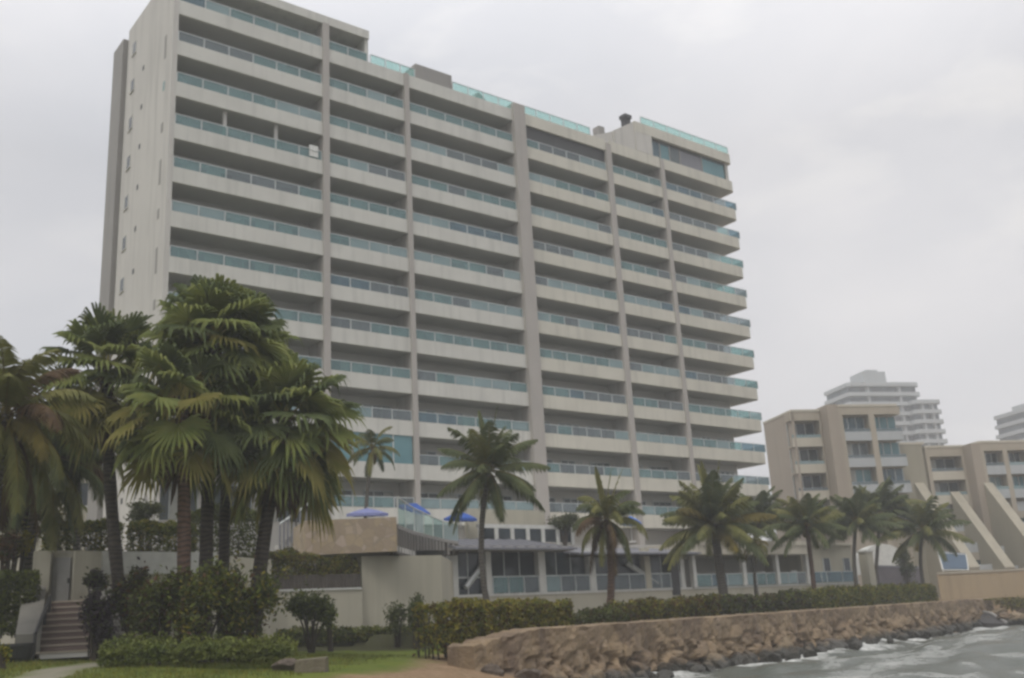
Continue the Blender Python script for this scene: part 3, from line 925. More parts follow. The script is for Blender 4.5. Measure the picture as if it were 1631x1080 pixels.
# boulders
def boulder_mesh(seed, mat):
    import bmesh
    bm = bmesh.new(); bmesh.ops.create_icosphere(bm, subdivisions=4, radius=1)
    off = Vector((seed * 13.1, seed * 7.7, seed * 3.3))
    rl_ = random.Random(seed)
    planes = [(Vector((rl_.gauss(0, 1), rl_.gauss(0, 1), rl_.gauss(0, 1))).normalized(), rl_.uniform(.5, .82)) for _ in range(15)]
    for v in bm.verts:
        p = v.co.copy()
        for n_, d_ in planes:
            e = p.dot(n_) - d_
            if e > 0: p -= n_ * e * .97
        p *= 1 + .22 * mnoise.noise(p * 1.8 + off) + .12 * mnoise.noise(p * 4.5 + off) + .05 * mnoise.noise(p * 11 + off)
        v.co = Vector((p.x * 1.25, p.y, p.z * .8))
    me = bpy.data.meshes.new('boulder'); bm.to_mesh(me); bm.free()
    me.materials.append(mat)
    return me


def rock_mat(name, c1, c2):
    m, nt, b = new_mat(name)
    c = mix(nt, ramp(nt, noise_tex(nt, 1.4, 5, .65), .35, .68), c1, c2)
    c = mix(nt, ramp(nt, noise_tex(nt, 6, 5, .7), .5, .75), c, tuple(x * .6 for x in c2))
    ge = nt.nodes.new('ShaderNodeNewGeometry'); sp = nt.nodes.new('ShaderNodeSeparateXYZ'); nt.links.new(ge.outputs['Position'], sp.inputs[0])
    ad = nt.nodes.new('ShaderNodeMath'); ad.operation = 'MULTIPLY_ADD'; nt.links.new(noise_tex(nt, 2.5, 3), ad.inputs[0]); ad.inputs[1].default_value = -.5; nt.links.new(sp.outputs['Z'], ad.inputs[2])
    wet = ramp(nt, ad.outputs[0], 0.0, .25, (1, 1, 1, 1), (0, 0, 0, 1))          # tide line: algae-dark wet stone
    c = mix(nt, wet, c, (.035, .032, .022))
    nt.links.new(c, b.inputs['Base Color'])
    rg_ = nt.nodes.new('ShaderNodeMapRange'); nt.links.new(wet, rg_.inputs[0]); rg_.inputs[3].default_value = .9; rg_.inputs[4].default_value = .45; nt.links.new(rg_.outputs[0], b.inputs['Roughness'])
    bump(nt, b, noise_tex(nt, 7, 6, .7), .8, .08); return m


RM = [rock_mat('tan_rock', (.265, .20, .122), (.17, .125, .076)), rock_mat('brown_rock', (.185, .132, .08), (.115, .08, .05)), rock_mat('grey_rock', (.15, .115, .085), (.09, .07, .053))]
BMESH = [[boulder_mesh(s + 10 * q, mt) for s in range(4)] for q, mt in enumerate(RM)]
CN = ['tan', 'brown', 'grey']
ORD = 'first second third fourth fifth sixth seventh eighth ninth tenth eleventh twelfth thirteenth fourteenth fifteenth sixteenth seventeenth eighteenth nineteenth twentieth'.split()
TENS = {20: 'twenty', 30: 'thirty', 40: 'forty', 50: 'fifty', 60: 'sixty', 70: 'seventy', 80: 'eighty', 90: 'ninety'}


def ordinal(n):
    if n <= 20: return ORD[n - 1]
    t, u_ = n // 10 * 10, n % 10
    return TENS[t] + '-' + ORD[u_ - 1] if u_ else TENS[t][:-1] + 'ieth'


rb = random.Random(23)
bl = []
t = 3.6
while t < WALL_L - .5:
    r_ = rb.uniform(.28, .58) * (1.0 + .3 * (rb.random() < .2))
    bl.append((t, rb.uniform(-.05, .3) + r_ * .3, r_))
    if rb.random() < .5: bl.append((t + rb.uniform(.2, .8), .7 + rb.uniform(.2, .8), rb.uniform(.25, .5)))
    t += r_ * 1.7 + rb.uniform(.1, .8)
bl += [(.3, .55, .28), (1.6, .6, .36), (2.7, .55, .42)]
bl.sort()
for i, (t, off, r_) in enumerate(bl):
    q = rb.choices((0, 1, 2), (5, 5, 2))[0]
    p = WALL_P0 + WALL_D * t + WALL_N * off
    o = bpy.data.objects.new('boulder', BMESH[q][rb.randint(0, 3)]); COL.objects.link(o)
    o.location = (p.x, p.y, zl(p.x, p.y) + r_ * .1 if t < 3 else r_ * rb.uniform(.05, .4) if off < 1.0 else r_ * .1)
    o.rotation_euler = (rb.uniform(-.5, .5), rb.uniform(-.5, .5), rb.uniform(0, 6.28))
    s = r_; o.scale = (s * rb.uniform(.85, 1.25), s * rb.uniform(.85, 1.2), s * rb.uniform(.9, 1.3))
    size = 'large' if r_ > .52 else 'small' if r_ < .36 else 'mid-sized'
    tag(o, f'{size} {CN[q]} boulder at the seawall foot, ' + (f'{ordinal(i + 1)} from the lawn end' if i < len(bl) / 2 else f'{ordinal(len(bl) - i)} from the dark slab end'), 'boulder', 'boulders along the seawall foot')
# dark slab and shore rocks beyond the wall's end
a = at(1519, 968, 89); 
gy = empty('dark_ramp', (a.x + 2, a.y, .3), 0, 'dark smooth slab sloping into the surf beyond the seawall end', 'ramp')
q1, q2, q3, q4 = at(1519, 967, 90), at(1578, 978, 84), at(1606, 994, 79), at(1566, 992, 80)
m = MB(); m.hexa([(q.x, q.y, q.z - .9) for q in (q1, q4, q3, q2)] + [tuple(q) for q in (q1, q4, q3, q2)], plain('wet_dark_concrete', (.045, .04, .037), .85, var=.4)); P(m, 'slab', gy)
m = MB(); m.tube([q1 + Vector((0, 0, .03)), q2 + Vector((0, 0, .05)), q3 + Vector((0, 0, .03))], .13, MT['shaft'], 6); P(m, 'edge_kerb', gy)
for i, (px, py, yy, r_, q) in enumerate(((1606, 985, 81, .8, 1), (1622, 988, 79, 1.0, 0), (1590, 976, 85, .6, 0), (1635, 980, 82, .9, 1), (1545, 966, 91, .7, 0))):
    p = at(px, py, yy)
    o = bpy.data.objects.new('boulder', BMESH[q][i % 4]); COL.objects.link(o)
    o.location = p; o.scale = (r_, r_, r_ * .7); o.rotation_euler = (.2 * i, .1, i)
    tag(o, f'{CN[q]} shore rock right of the dark slab, {ORD[i]} of five along the sand', 'boulder', 'rocks on the small beach')
# pale stone block and dark rocks at the lawn edge
a = at(495, 1055, 24.2); za_ = zl(a.x, a.y) - .1; zb_ = at(495, 1049, 24.2).z
m = MB(); m.hexa([(a.x - .38, a.y, za_), (a.x + .33, a.y - .03, za_), (a.x + .35, a.y + .4, za_), (a.x - .36, a.y + .42, za_), (a.x - .36, a.y + .02, zb_ - .03), (a.x + .34, a.y, zb_), (a.x + .33, a.y + .36, zb_ + .02), (a.x - .34, a.y + .4, zb_ - .01)], rock_mat('pale_block_stone', (.17, .145, .095), (.12, .10, .065)))
o = m.build('stone_block', None, (a.x, a.y, za_)); tag(o, 'low pale squared stone block at the lawn edge', 'stone')
for px, r_, lab in ((452, .28, 'dark round rock on the lawn beside the pale stone block'),):
    a = at(px, 1048, 24.8); o = bpy.data.objects.new('boulder', BMESH[2][1]); COL.objects.link(o); o.location = (a.x, a.y, zl(a.x, a.y) + .12); o.scale = (r_, r_, r_ * .9)
    tag(o, lab, 'rock')

# ------------------------------------------------------------------ beach retaining wall and small structures right
ra = at(1497, 940, 96); rb_ = at(1700, 940, 93)
zt1 = at(1497, 915, 96).z; zt2 = at(1700, 905, 93).z
rw = empty('retaining_wall', (ra.x, ra.y, 1.5), 0, 'plain sand-coloured retaining wall above the little beach', 'wall')
m = MB(); m.strip([(ra.x, ra.y), ((ra.x + rb_.x) / 2, ra.y - 1), (rb_.x, rb_.y)], 0, [zt1, (zt1 + zt2) / 2, zt2], .5, paint('sand_render', (.36, .275, .17), .8, scale=.25)); P(m, 'wall_body', rw)
m = MB(); m.strip([(ra.x, ra.y - .08), ((ra.x + rb_.x) / 2, ra.y - 1.08), (rb_.x, rb_.y - .08)], [zt1 + .002, (zt1 + zt2) / 2 + .002, zt2 + .002], [zt1 + .2, (zt1 + zt2) / 2 + .2, zt2 + .2], .66, MT['tan']); P(m, 'coping', rw)
a = at(1402, 930, 88); bb = at(1473, 930, 92)
gv = empty('grey_wall', (a.x, a.y, 2), 0, 'low purple-grey wall behind the hedge at its far end', 'wall')
m = MB(); m.strip([(a.x, a.y), (bb.x, bb.y)], 1.5, [at(1402, 903, 88).z, at(1473, 905, 92).z], .4, plain('purple_grey_render', (.13, .115, .125), .9)); P(m, 'wall_body', gv)
m = MB(); m.strip([(a.x, a.y - .05), (bb.x, bb.y - .05)], [at(1402, 903, 88).z + .001, at(1473, 905, 92).z + .001], [at(1402, 901, 88).z + .05, at(1473, 903, 92).z + .05], .5, MT['slate']); P(m, 'coping', gv)
a = at(1408, 895, 98)
te = empty('white_tent', (a.x, a.y, 2), 0, 'white round-topped canopy behind the dark palms', 'tent')
m = MB()
ring = []
for i in range(13):
    t = i / 12 * math.pi; ring.append((a.x - math.cos(t) * 1.7, math.sin(t) * 1.1))
zc = at(1408, 885, 98).z
poly = [(x, zc + h) for x, h in ring] + [(a.x + 1.7, zc - 1.6), (a.x - 1.7, zc - 1.6)]
k = m.m(MT['white_clean']); n = len(poly)
m.v += [(x, a.y, z) for x, z in poly] + [(x, a.y + 3, z) for x, z in poly]
m.f.append(tuple(range(n))); m.f.append(tuple(range(2 * n - 1, n - 1, -1))); m.mi += [k, k]
for i in range(n):
    j = (i + 1) % n; m.f.append((i, n + i, n + j, j)); m.mi.append(k)
P(m, 'canopy', te)
for e in (-1.6, 1.6):
    m = MB(); m.tube([(a.x + e, a.y + .3, 1.8), (a.x + e, a.y + .3, zc - 1.6)], .08, MT['white_clean'], 6); P(m, 'pole', te)


# ------------------------------------------------------------------ tan terraced buildings on the right
def facade_block(root, x0, x1, y0, depth, zb, zt, mat, rows, bays, pitch=2.95, sill=1.0, top=1.0, glass=None, inset=1.0, sillm=None):
    """Box with recessed balcony rows cut in its front: bays = [(a, b), ...] in local x."""
    sillm = sillm or MT['cream']
    m = MB()
    cuts = sorted(bays)
    xs_ = [x0] + [q for ab in cuts for q in ab] + [x1]
    m.box(x0, x1, y0 + inset, y0 + depth, zb, zt, mat)              # core
    m.box(x0 - .05, x1 + .05, y0 - .06, y0 + depth, zt, zt + .25, MT['cream'])
    for i in range(0, len(xs_), 2):
        if xs_[i + 1] - xs_[i] > .02: m.box(xs_[i], xs_[i + 1], y0, y0 + inset - .002, zb, zt - .002, mat)
    m.build('wall', root)
    for (a, b_) in cuts:
        z = zt - top
        m = MB(); m.box(a, b_, y0, y0 + inset - .003, z, zt - .003, mat); m.build('lintel', root)
        for r_ in range(rows):
            lo = z - (pitch - sill)
            zb2 = max(zb, lo - sill)
            m = MB(); m.box(a, b_, y0 + .01, y0 + .16, zb2, lo, sillm); m.box(a, b_, y0 + .16, y0 + inset - .004, zb2, zb2 + .2, mat); m.build('parapet', root)
            g_ = MB(); g_.box(a + .1, b_ - .1, y0 + inset - .05, y0 + inset - .005, zb2 + .25, z - .15, rng.choice(glass or [MT['darkwin'], MT['door'], MT['bluewin']]))
            fr = MB()
            for q in np.linspace(a + .12, b_ - .12, 4): fr.box(q - .05, q + .05, y0 + inset - .1, y0 + inset - .051, zb2 + .25, z - .15, MT['frame'])
            if rng.random() < .4: fr.box(a + .15, a + (b_ - a) * .38, y0 + inset - .08, y0 + inset - .052, zb2 + .25, z - .2, MT['curtain'])
            o = g_.build('window', root); fr.build('frame', o)
            g2 = MB(); g2.box(a + .02, b_ - .02, y0 + .05, y0 + .07, lo + .01, lo + .35, rng.choice([MT['teal4'], MT['teal2']])); g2.build('glass_railing', root)
            z -= pitch
            if z < zb + 1: break


MT['pale_blue'] = paint('pale_blue_grey_render', (.40, .42, .42), .85)
MT['fin_cap'] = paint('fin_cap_render', (.35, .315, .24), .75)
CA = R(12)
cp = at(1263, 656, 112)
CO_ = Vector((cp.x, cp.y, 3.0))


def cx(px, py=760, dep=0): return hit(CO_, CA, px, py, dep)[0]
def cz(px, py, dep=0): return hit(CO_, CA, px, py, dep)[1] - 3.0


TNM, TS = MT['tan'], MT['tan_side']
con = empty('terraced_condo', CO_, CA, 'tan condominium with stacked balconies right beside the tall tower', 'apartment building')
zA = cz(1263, 656)
m = MB(); m.box(-.25, -.001, 0, 7.2, 0, zA, TS); m.box(-.3, .02, -.05, 7.25, zA, zA + .25, MT['cream']); m.build('end_wall', con)
facade_block(con, 0, cx(1319), 0, 7.2, 0, zA, TNM, 4, [(cx(1270), cx(1317))], inset=1.3)
f0, f1 = cx(1320), cx(1338)
zB = cz(1340, 648, -1.2)
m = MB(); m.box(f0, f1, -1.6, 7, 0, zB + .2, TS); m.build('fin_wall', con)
facade_block(con, f1 + .01, cx(1445, 760, -1.2), -1.2, 8, 0, zB, TNM, 4, [(cx(1347, 700, -1.2), cx(1389, 700, -1.2)), (cx(1398, 700, -1.2), cx(1440, 700, -1.2))], top=.9,
             glass=[MT['bluewin'], MT['teal4'], MT['teal3']], inset=1.1, sillm=MT['pale_blue'])
zC0 = cz(1460, 708)
m = MB(); m.box(cx(1445, 760, -1.2) + .01, cx(1476), 0, 7, 0, zC0, MT['olive']); m.box(cx(1445, 760, -1.2) + .02, cx(1480), -.06, 7, zC0 + .001, zC0 + .25, MT['cream']); m.build('link_wall', con)

con2 = empty('terraced_condo', CO_ + Vector((math.cos(CA), math.sin(CA), 0)) * cx(1480), CA, 'stepped tan condominium at the right edge with sloping fin walls', 'apartment building')
o2 = Vector(con2.location)
def c2(px, py=760, dep=0): return hit(o2, CA, px, py, dep)[0]
def c2z(px, py, dep=0): return hit(o2, CA, px, py, dep)[1] - 3.0
zC = c2z(1500, 713)
xC1 = c2(1541)
facade_block(con2, 0.02, xC1, 0, 8, 0, zC, TNM, 2, [(c2(1486), c2(1537))], pitch=2.7, inset=1.4, top=1.0, glass=[MT['darkwin'], MT['door']])
xD0 = c2(1545, 720, -1.5); zD = c2z(1550, 706, -1.5)
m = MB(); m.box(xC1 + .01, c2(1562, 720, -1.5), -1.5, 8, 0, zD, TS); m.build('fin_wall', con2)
dx0 = c2(1562, 720, -1.5) + .01
facade_block(con2, dx0, dx0 + 16, -1.5, 9.5, 0, zD, TNM, 2, [(dx0 + .4, dx0 + 2.8), (dx0 + 3.4, dx0 + 5.8), (dx0 + 6.4, dx0 + 9), (dx0 + 9.6, dx0 + 12)], pitch=2.7, inset=1.1, top=.9,
             glass=[MT['teal2'], MT['bluewin'], MT['curtain'], MT['door']], sillm=MT['pale_blue'])


def side_hit(org, ang, s, px, py):
    """Where a sight line meets the upright plane at 'along' = s: (dep, z)."""
    d = Vector((math.cos(ang), math.sin(ang))); n = Vector((-d.y, d.x)); o = Vector(org[:2]) + d * s
    v = FW + (px - 815.5) / F_PX * CR + (540 - py) / F_PX * CU
    t = (o - EYE.xy).dot(d) / v.xy.dot(d); P_ = EYE + v * t
    return (P_.xy - o).dot(n), P_.z - 3.0


def fin(root, s, top, bot, w=1.1, mat=None):
    (d0, z0), (d1, z1) = side_hit(o2, CA, s, *top), side_hit(o2, CA, s, *bot)
    m = MB()
    m.hexa([(s, d1, -2), (s + w, d1, -2), (s + w, max(d0, 0) + .5, -2), (s, max(d0, 0) + .5, -2), (s, d1, z1), (s + w, d1, z1), (s + w, d0, z0), (s, d0, z0)], mat or MT['olive'])
    m.build('sloping_fin', root)
    m = MB()
    m.hexa([(s - .04, d1 - .05, z1 + .003), (s + w + .04, d1 - .05, z1 + .003), (s + w + .04, d0, z0 + .003), (s - .04, d0, z0 + .003),
            (s - .04, d1 - .05, z1 + .12), (s + w + .04, d1 - .05, z1 + .12), (s + w + .04, d0, z0 + .12), (s - .04, d0, z0 + .12)], MT['fin_cap'])
    m.build('fin_coping', root)
    return d0, z0, d1, z1


sf1 = c2(1514, 785); sf2 = c2(1567, 771, -1.5); sf0 = c2(1457, 771)
for sf, tp, bt, nx in ((sf0, (1457, 771), (1545, 905), sf1), (sf1, (1514, 785), (1601, 905), sf2), (sf2, (1567, 771), (1668, 905), sf2 + 7), (sf2 + 7, (1680, 765), (1790, 905), None)):
    d0, z0, d1, z1 = fin(con2, sf, tp, bt)
    if nx is None: continue
    nst = 4
    for q in range(nst):
        t = (q + .55) / nst; dd = d0 + (d1 - d0) * t + 1.7; zz = z0 + (z1 - z0) * t - .7
        m = MB(); m.box(sf + 1.12, nx - .02, dd - .25, max(dd, 0) + 1.6, zz - 3.2, zz - 1.05, TNM); m.box(sf + 1.12, nx - .02, dd - .25, dd - .05, zz - 1.05, zz, MT['pale_blue']); m.build('terrace_parapet', con2)
        m = MB(); m.box(sf + 1.3, nx - .3, dd + 1.2, dd + 1.24, zz - 1.04, zz + .55, MT['door']); m.build('window', con2)

# blue slanted awning at its foot
aw = empty('blue_awning', at(1500, 905, 98), 0, 'white and blue slanted awning above the sand-coloured wall', 'awning')
b0 = at(1494, 880, 98); b1 = at(1538, 884, 98); b2 = at(1542, 908, 97); b3 = at(1502, 908, 97)
m = MB(); m.hexa([tuple(q) for q in (b3, b2, b1, b0)] + [tuple(q + Vector((0, 0, .15))) for q in (b3, b2, b1, b0)], plain('pale_blue_canvas', (.08, .12, .17), .8)); P(m, 'canvas', aw)
m = MB(); m.tube([b3, b0, b1, b2], .1, MT['white_clean'], 6); m.tube([b1, b2], .1, MT['white_clean'], 6); m.tube([b3, b3 - Vector((0, 0, 2.5))], .06, MT['white_clean'], 6); m.tube([b2, b2 - Vector((0, 0, 2.5))], .06, MT['white_clean'], 6); m.tube([b3, b2], .06, MT['white_clean'], 6); P(m, 'frame', aw)

# ------------------------------------------------------------------ far towers
def far_tower(loc, label, w, tiers, floors_mat, rot=R(14)):
    root = empty('distant_tower', loc, rot, label, 'apartment building')
    for (x0, x1, y0, d_, ztop, nfl, taper) in tiers:
        m = MB(); m.box(x0 + .8, x1 - .8, y0 + 1.6, y0 + d_, 0, ztop - .5, MT['far_dark']); m.build('glazing', root)
        for q in range(nfl):
            z = ztop - 3 * q; o = taper * q
            m = MB()
            m.prism([(x0 - o, y0 + 1.2), (x0 + 1 - o, y0), (x1 - 1 + o, y0), (x1 + o, y0 + 1.2), (x1 + o, y0 + d_), (x0 - o, y0 + d_)], z - 1.15, z, MT['far_white'])
            m.build('balcony_band', root)
            for e in np.linspace(x0 + 1.5, x1 - 1.5, 5)[1:-1:2]:
                pm = MB(); pm.box(e - .4, e + .4, y0 + .6, y0 + 1.59, z - 3, z - 1.152, MT['far_white']); pm.build('divider', root)
    return root


fl = at(1428, 760, 300); fl.z = 2
zt_ = at(1400, 609, 300).z - 2
ppm = 300 / F_PX
ft = far_tower(fl, 'pale stepped tower far behind the tan condominium', 0, [
    ((1338 - 1400) * ppm, (1470 - 1400) * ppm, 0, 14, zt_, 13, .28), ((1442 - 1400) * ppm, (1494 - 1400) * ppm, -3, 12, at(1480, 634, 298).z - 2, 11, .12)], None)
m = MB(); m.box((1374 - 1400) * ppm, (1416 - 1400) * ppm, 2, 9, zt_ + .002, at(1395, 592, 302).z - 2, MT['far_white']); m.box((1384 - 1400) * ppm, (1406 - 1400) * ppm, 3, 8, at(1395, 592, 302).z - 1.999, at(1395, 588, 302).z - 2, MT['far_white']); m.build('roof_hut', ft)
fl = at(1692, 760, 300); fl.z = 2
ft = far_tower(fl, 'distant rounded tower cut by the right edge of the photo', 0, [
    ((1606 - 1650) * ppm, (1700 - 1650) * ppm, 0, 14, at(1640, 650, 300).z - 2, 12, .25)], None)
m = MB(); m.box((1622 - 1650) * ppm, (1690 - 1650) * ppm, 1, 9, at(1640, 650, 300).z - 1.999, at(1640, 640, 300).z - 2, MT['far_white']); m.build('roof_hut', ft)

# low white house far left behind the palms
hl = at(105, 850, 72)
an = empty('white_annexe', (hl.x, hl.y, 2), R(20), 'low white house half hidden behind the palms at left', 'house')
zz = at(105, 748, 72).z - 2
m = MB(); m.box(-7, 5.2, 0, 8, 0, zz, MT['white']); m.build('wall', an)
m = MB(); m.box(-7.3, 5.5, -.4, 8.3, zz + .001, zz + .3, MT['white_clean']); m.build('roof', an)
for e in (-5, -2, 1, 3.5):
    m = MB(); m.box(e - .7, e + .7, -.03, -.002, zz - 2.6, zz - 1, MT['darkwin']); o = m.build('window', an)
    m = MB(); m.box(e - .8, e - .7, -.06, -.002, zz - 2.7, zz - .9, MT['white_clean']); m.box(e + .7, e + .8, -.06, -.002, zz - 2.7, zz - .9, MT['white_clean']); m.box(e - .7, e + .7, -.06, -.002, zz - 2.7, zz - 2.6, MT['white_clean']); m.build('frame', o)

# ------------------------------------------------------------------ umbrellas on the terrace
def umbrella(p, r_, h, mat, label, tilt=(0, 0), drop=.45, foot=6.6):
    root = empty('parasol', (p.x, p.y, foot), 0, label, 'umbrella', 'parasols on the raised terrace')
    T = Matrix.Rotation(tilt[0], 4, 'Y') @ Matrix.Rotation(tilt[1], 4, 'X')
    zc = p.z - foot
    m = MB(); k = m.m(mat); N = 8
    top = T @ Vector((0, 0, drop))
    rim = [T @ Vector((r_ * math.cos(a * math.pi / 4), r_ * math.sin(a * math.pi / 4), 0)) for a in range(N)]
    midp = [T @ Vector((r_ * .5 * math.cos(a * math.pi / 4), r_ * .5 * math.sin(a * math.pi / 4), drop * .58)) for a in range(N)]
    sag = [(rim[i] + rim[(i + 1) % N]) / 2 * .97 + Vector((0, 0, .02)) for i in range(N)]
    Z_ = Vector((0, 0, zc))
    for i in range(N):
        j = (i + 1) % N
        m.face([top + Z_, midp[i] + Z_, midp[j] + Z_], mat)
        m.face([midp[i] + Z_, rim[i] + Z_, sag[i] + Z_, rim[j] + Z_, midp[j] + Z_], mat)
        m.face([rim[i] + Z_, rim[i] + Z_ - Vector((0, 0, .16)), sag[i] + Z_ - Vector((0, 0, .16)), sag[i] + Z_], mat)
        m.face([sag[i] + Z_, sag[i] + Z_ - Vector((0, 0, .16)), rim[j] + Z_ - Vector((0, 0, .16)), rim[j] + Z_], mat)
    m.build('canopy', root)
    m = MB(); m.tube([(0, 0, 0), Z_ + top + Vector((0, 0, .06))], .028, MT['white_clean'], 6); m.build('pole', root)
    m = MB()
    for i in range(N): m.tube([Z_ + top * .95, Z_ + rim[i] - Vector((0, 0, .03))], .012, MT['white_clean'], 4)
    m.build('rib', root)
    m = MB(); m.tube([(0, 0, 0), (0, 0, .1)], [.28, .24], MT['inner'], 10); m.build('base', root)


BL = MT['blue']
umbrella(at(660, 811, 58), .95, 2.2, BL, 'bright blue parasol tipped to the right above the curved glass railing', (R(17), R(8)), .35)
umbrella(at(733, 826, 60), .98, 2.2, BL, 'bright blue parasol standing level in front of the cream deck wall', (R(3), R(3)), .42)
umbrella(at(1004, 832, 66), .72, 2.2, plain('mid_blue_canvas', (.03, .16, .55), .8), 'small lighter blue parasol half behind the spiky palm', (R(5), R(12)), .4)
umbrella(at(585, 818, 56), 1.15, 2.2, MT['lilac'], 'faded lilac parasol above the tan stone parapet', (R(2), R(4)), .3)

# ------------------------------------------------------------------ palms
def fan_leaf(m, base, dirv, pet, Rr, mats, droop, rnd, nseg=26, spread=2.45):
    """Palmate leaf on a petiole."""
    d = dirv.normalized(); up = Vector((0, 0, 1))
    side = d.cross(up)
    if side.length < .1: side = Vector((1, 0, 0))
    side.normalize(); nrm = side.cross(d).normalized()
    tw = rnd.uniform(-.5, .5)
    side2 = side * math.cos(tw) + nrm * math.sin(tw); nrm2 = nrm * math.cos(tw) - side * math.sin(tw)
    hub = base + d * pet - Vector((0, 0, 1)) * (.06 * pet * pet)
    w = .028
    m.face([base - side * w, base + side * w, hub + side * w * .7, hub - side * w * .7], mats[1])
    d2 = (d - Vector((0, 0, 1)) * (.06 + droop * .45)).normalized()
    nrm2 = (nrm2 - d2 * nrm2.dot(d2)).normalized(); side2 = d2.cross(nrm2)
    k = m.m(mats[0])
    for i in range(nseg):
        a = (i + .5 - nseg / 2) / nseg * 2 * spread / 1.0
        if abs(a) > 2.5: continue
        L = Rr * (1 - .16 * abs(a) / 2.4) * rnd.uniform(.8, 1.08)
        if rnd.random() < .05: continue
        ha = spread / nseg * .98

        def pt(r_, aa, lift):
            v = d2 * math.cos(aa) + side2 * math.sin(aa)
            q = hub + v * r_ + nrm2 * (lift + .10 * r_ * r_ / Rr * (1 if abs(aa) > 1 else .4))
            q.z -= droop * .42 * r_ * r_ / Rr * (.6 + .4 * rj)
            return q
        rj = rnd.uniform(.2, 1.4)
        r1, r2 = L * rnd.uniform(.5, .62), L * .82
        n = len(m.v)
        tip = pt(L, a + rnd.uniform(-.07, .07), 0); tip.z -= .26 * L * rj
        m.v += [tuple(hub), tuple(pt(r1, a - ha, -.02)), tuple(pt(r1, a, .05)), tuple(pt(r1, a + ha, -.02)),
                tuple(pt(r2, a - ha * .55, -.02)), tuple(pt(r2, a, .03)), tuple(pt(r2, a + ha * .55, -.02)), tuple(tip)]
        for f in ((0, 1, 2), (0, 2, 3), (1, 4, 5, 2), (2, 5, 6, 3), (4, 7, 5), (5, 7, 6)):
            m.f.append(tuple(n + q for q in f)); m.mi.append(k)


def fan_palm(base, top, rt, nleaf, rleaf, label, seed, tmat='trunk', skirt=10, lo=-55, yellow=.25, pet=1.3):
    rnd = random.Random(seed)
    root = empty('fan_palm', base, 0, label, 'palm tree', 'fan palms on the lawn')
    b = Vector(base)
    m = MB(); pts = []; rad = []
    bend = Vector((rnd.uniform(-.25, .25), rnd.uniform(-.2, .2), 0))
    for i in range(15):
        t = i / 14; p = b.lerp(top, t) + bend * math.sin(math.pi * t)
        pts.append(p); rad.append(rt * (1.35 - .9 * min(t * 4, .35) / .35 * .33 - .22 * t) * rnd.uniform(.95, 1.06))
    m.tube(pts, rad, MT[tmat], 12)
    # leaf-base boots below the crown
    for i in range(60):
        t = rnd.uniform(.72, .99); p = b.lerp(top, t) + bend * math.sin(math.pi * t); a = rnd.uniform(0, 6.28)
        d = Vector((math.cos(a), math.sin(a), 0)); q = p + d * rt * .8; e = q + d * .16 + Vector((0, 0, .32))
        s = Vector((-d.y, d.x, 0)) * .06
        m.face([q - s, q + s, e + s * .5, e - s * .5], MT['trunk_red'])
    P(m, 'trunk', root, smooth=False)
    m = MB()
    for i in range(nleaf):
        u_ = (i + .5) / nleaf
        el = R(82 - (82 - lo) * u_ ** .85 + rnd.uniform(-8, 8)); az = i * 2.39996 + rnd.uniform(-.3, .3)
        d = Vector((math.cos(az) * math.cos(el), math.sin(az) * math.cos(el), math.sin(el)))
        mt = MT['leafA'] if rnd.random() < .62 else MT['leafB']
        if u_ > .5 and rnd.random() < yellow: mt = MT['leafC']
        fan_leaf(m, top + d * .12 + Vector((0, 0, .1 - .5 * u_)), d, pet * rnd.uniform(.8, 1.2) * (.75 + .35 * u_), rleaf * rnd.uniform(.85, 1.12), (mt, MT['leafC']), .25 + .75 * u_ * rnd.uniform(.7, 1.2), rnd)
    P(m, 'crown', root)
    if skirt:
        m = MB()
        for i in range(skirt):
            az = rnd.uniform(0, 6.28); el = R(rnd.uniform(-82, -58))
            d = Vector((math.cos(az) * math.cos(el), math.sin(az) * math.cos(el), math.sin(el)))
            fan_leaf(m, top + Vector((0, 0, -.5 - rnd.random() * .5)), d, pet * .6, rleaf * .75, (MT['leafD'], MT['leafD']), 1.1, rnd, 14)
        P(m, 'dead_fronds', root)
    return root


def fpalm(bx, by, tx, ty, Yb, *a, **k):
    b = at(bx, by, Yb); b.z = zl(b.x, b.y) - .1
    t = at(tx, ty, Yb)
    return fan_palm(b, t, *a, **k)


fpalm(208, 930, 168, 585, 31.5, .2, 46, 1.1, 'leftmost fan palm, leaning, with the lower round crown', 3, lo=-60, skirt=6)
fpalm(290, 1000, 288, 640, 28.5, .19, 34, 1.0, 'fan palm with the reddish-brown trunk and low hanging leaves', 5, tmat='trunk_red', lo=-62, yellow=.55, skirt=5)
fpalm(328, 990, 344, 540, 30, .2, 62, 1.2, 'tallest fan palm of the clump, with the full green crown', 8, lo=-55, skirt=9)
fpalm(357, 990, 372, 555, 31.5, .18, 48, 1.12, 'fan palm just behind and right of the tallest one', 13, lo=-60, skirt=12, yellow=.25)
fpalm(402, 960, 456, 665, 30.5, .22, 52, 1.2, 'rightmost fan palm, thick dark trunk leaning right, drooping crown', 21, lo=-68, yellow=.3, skirt=12)


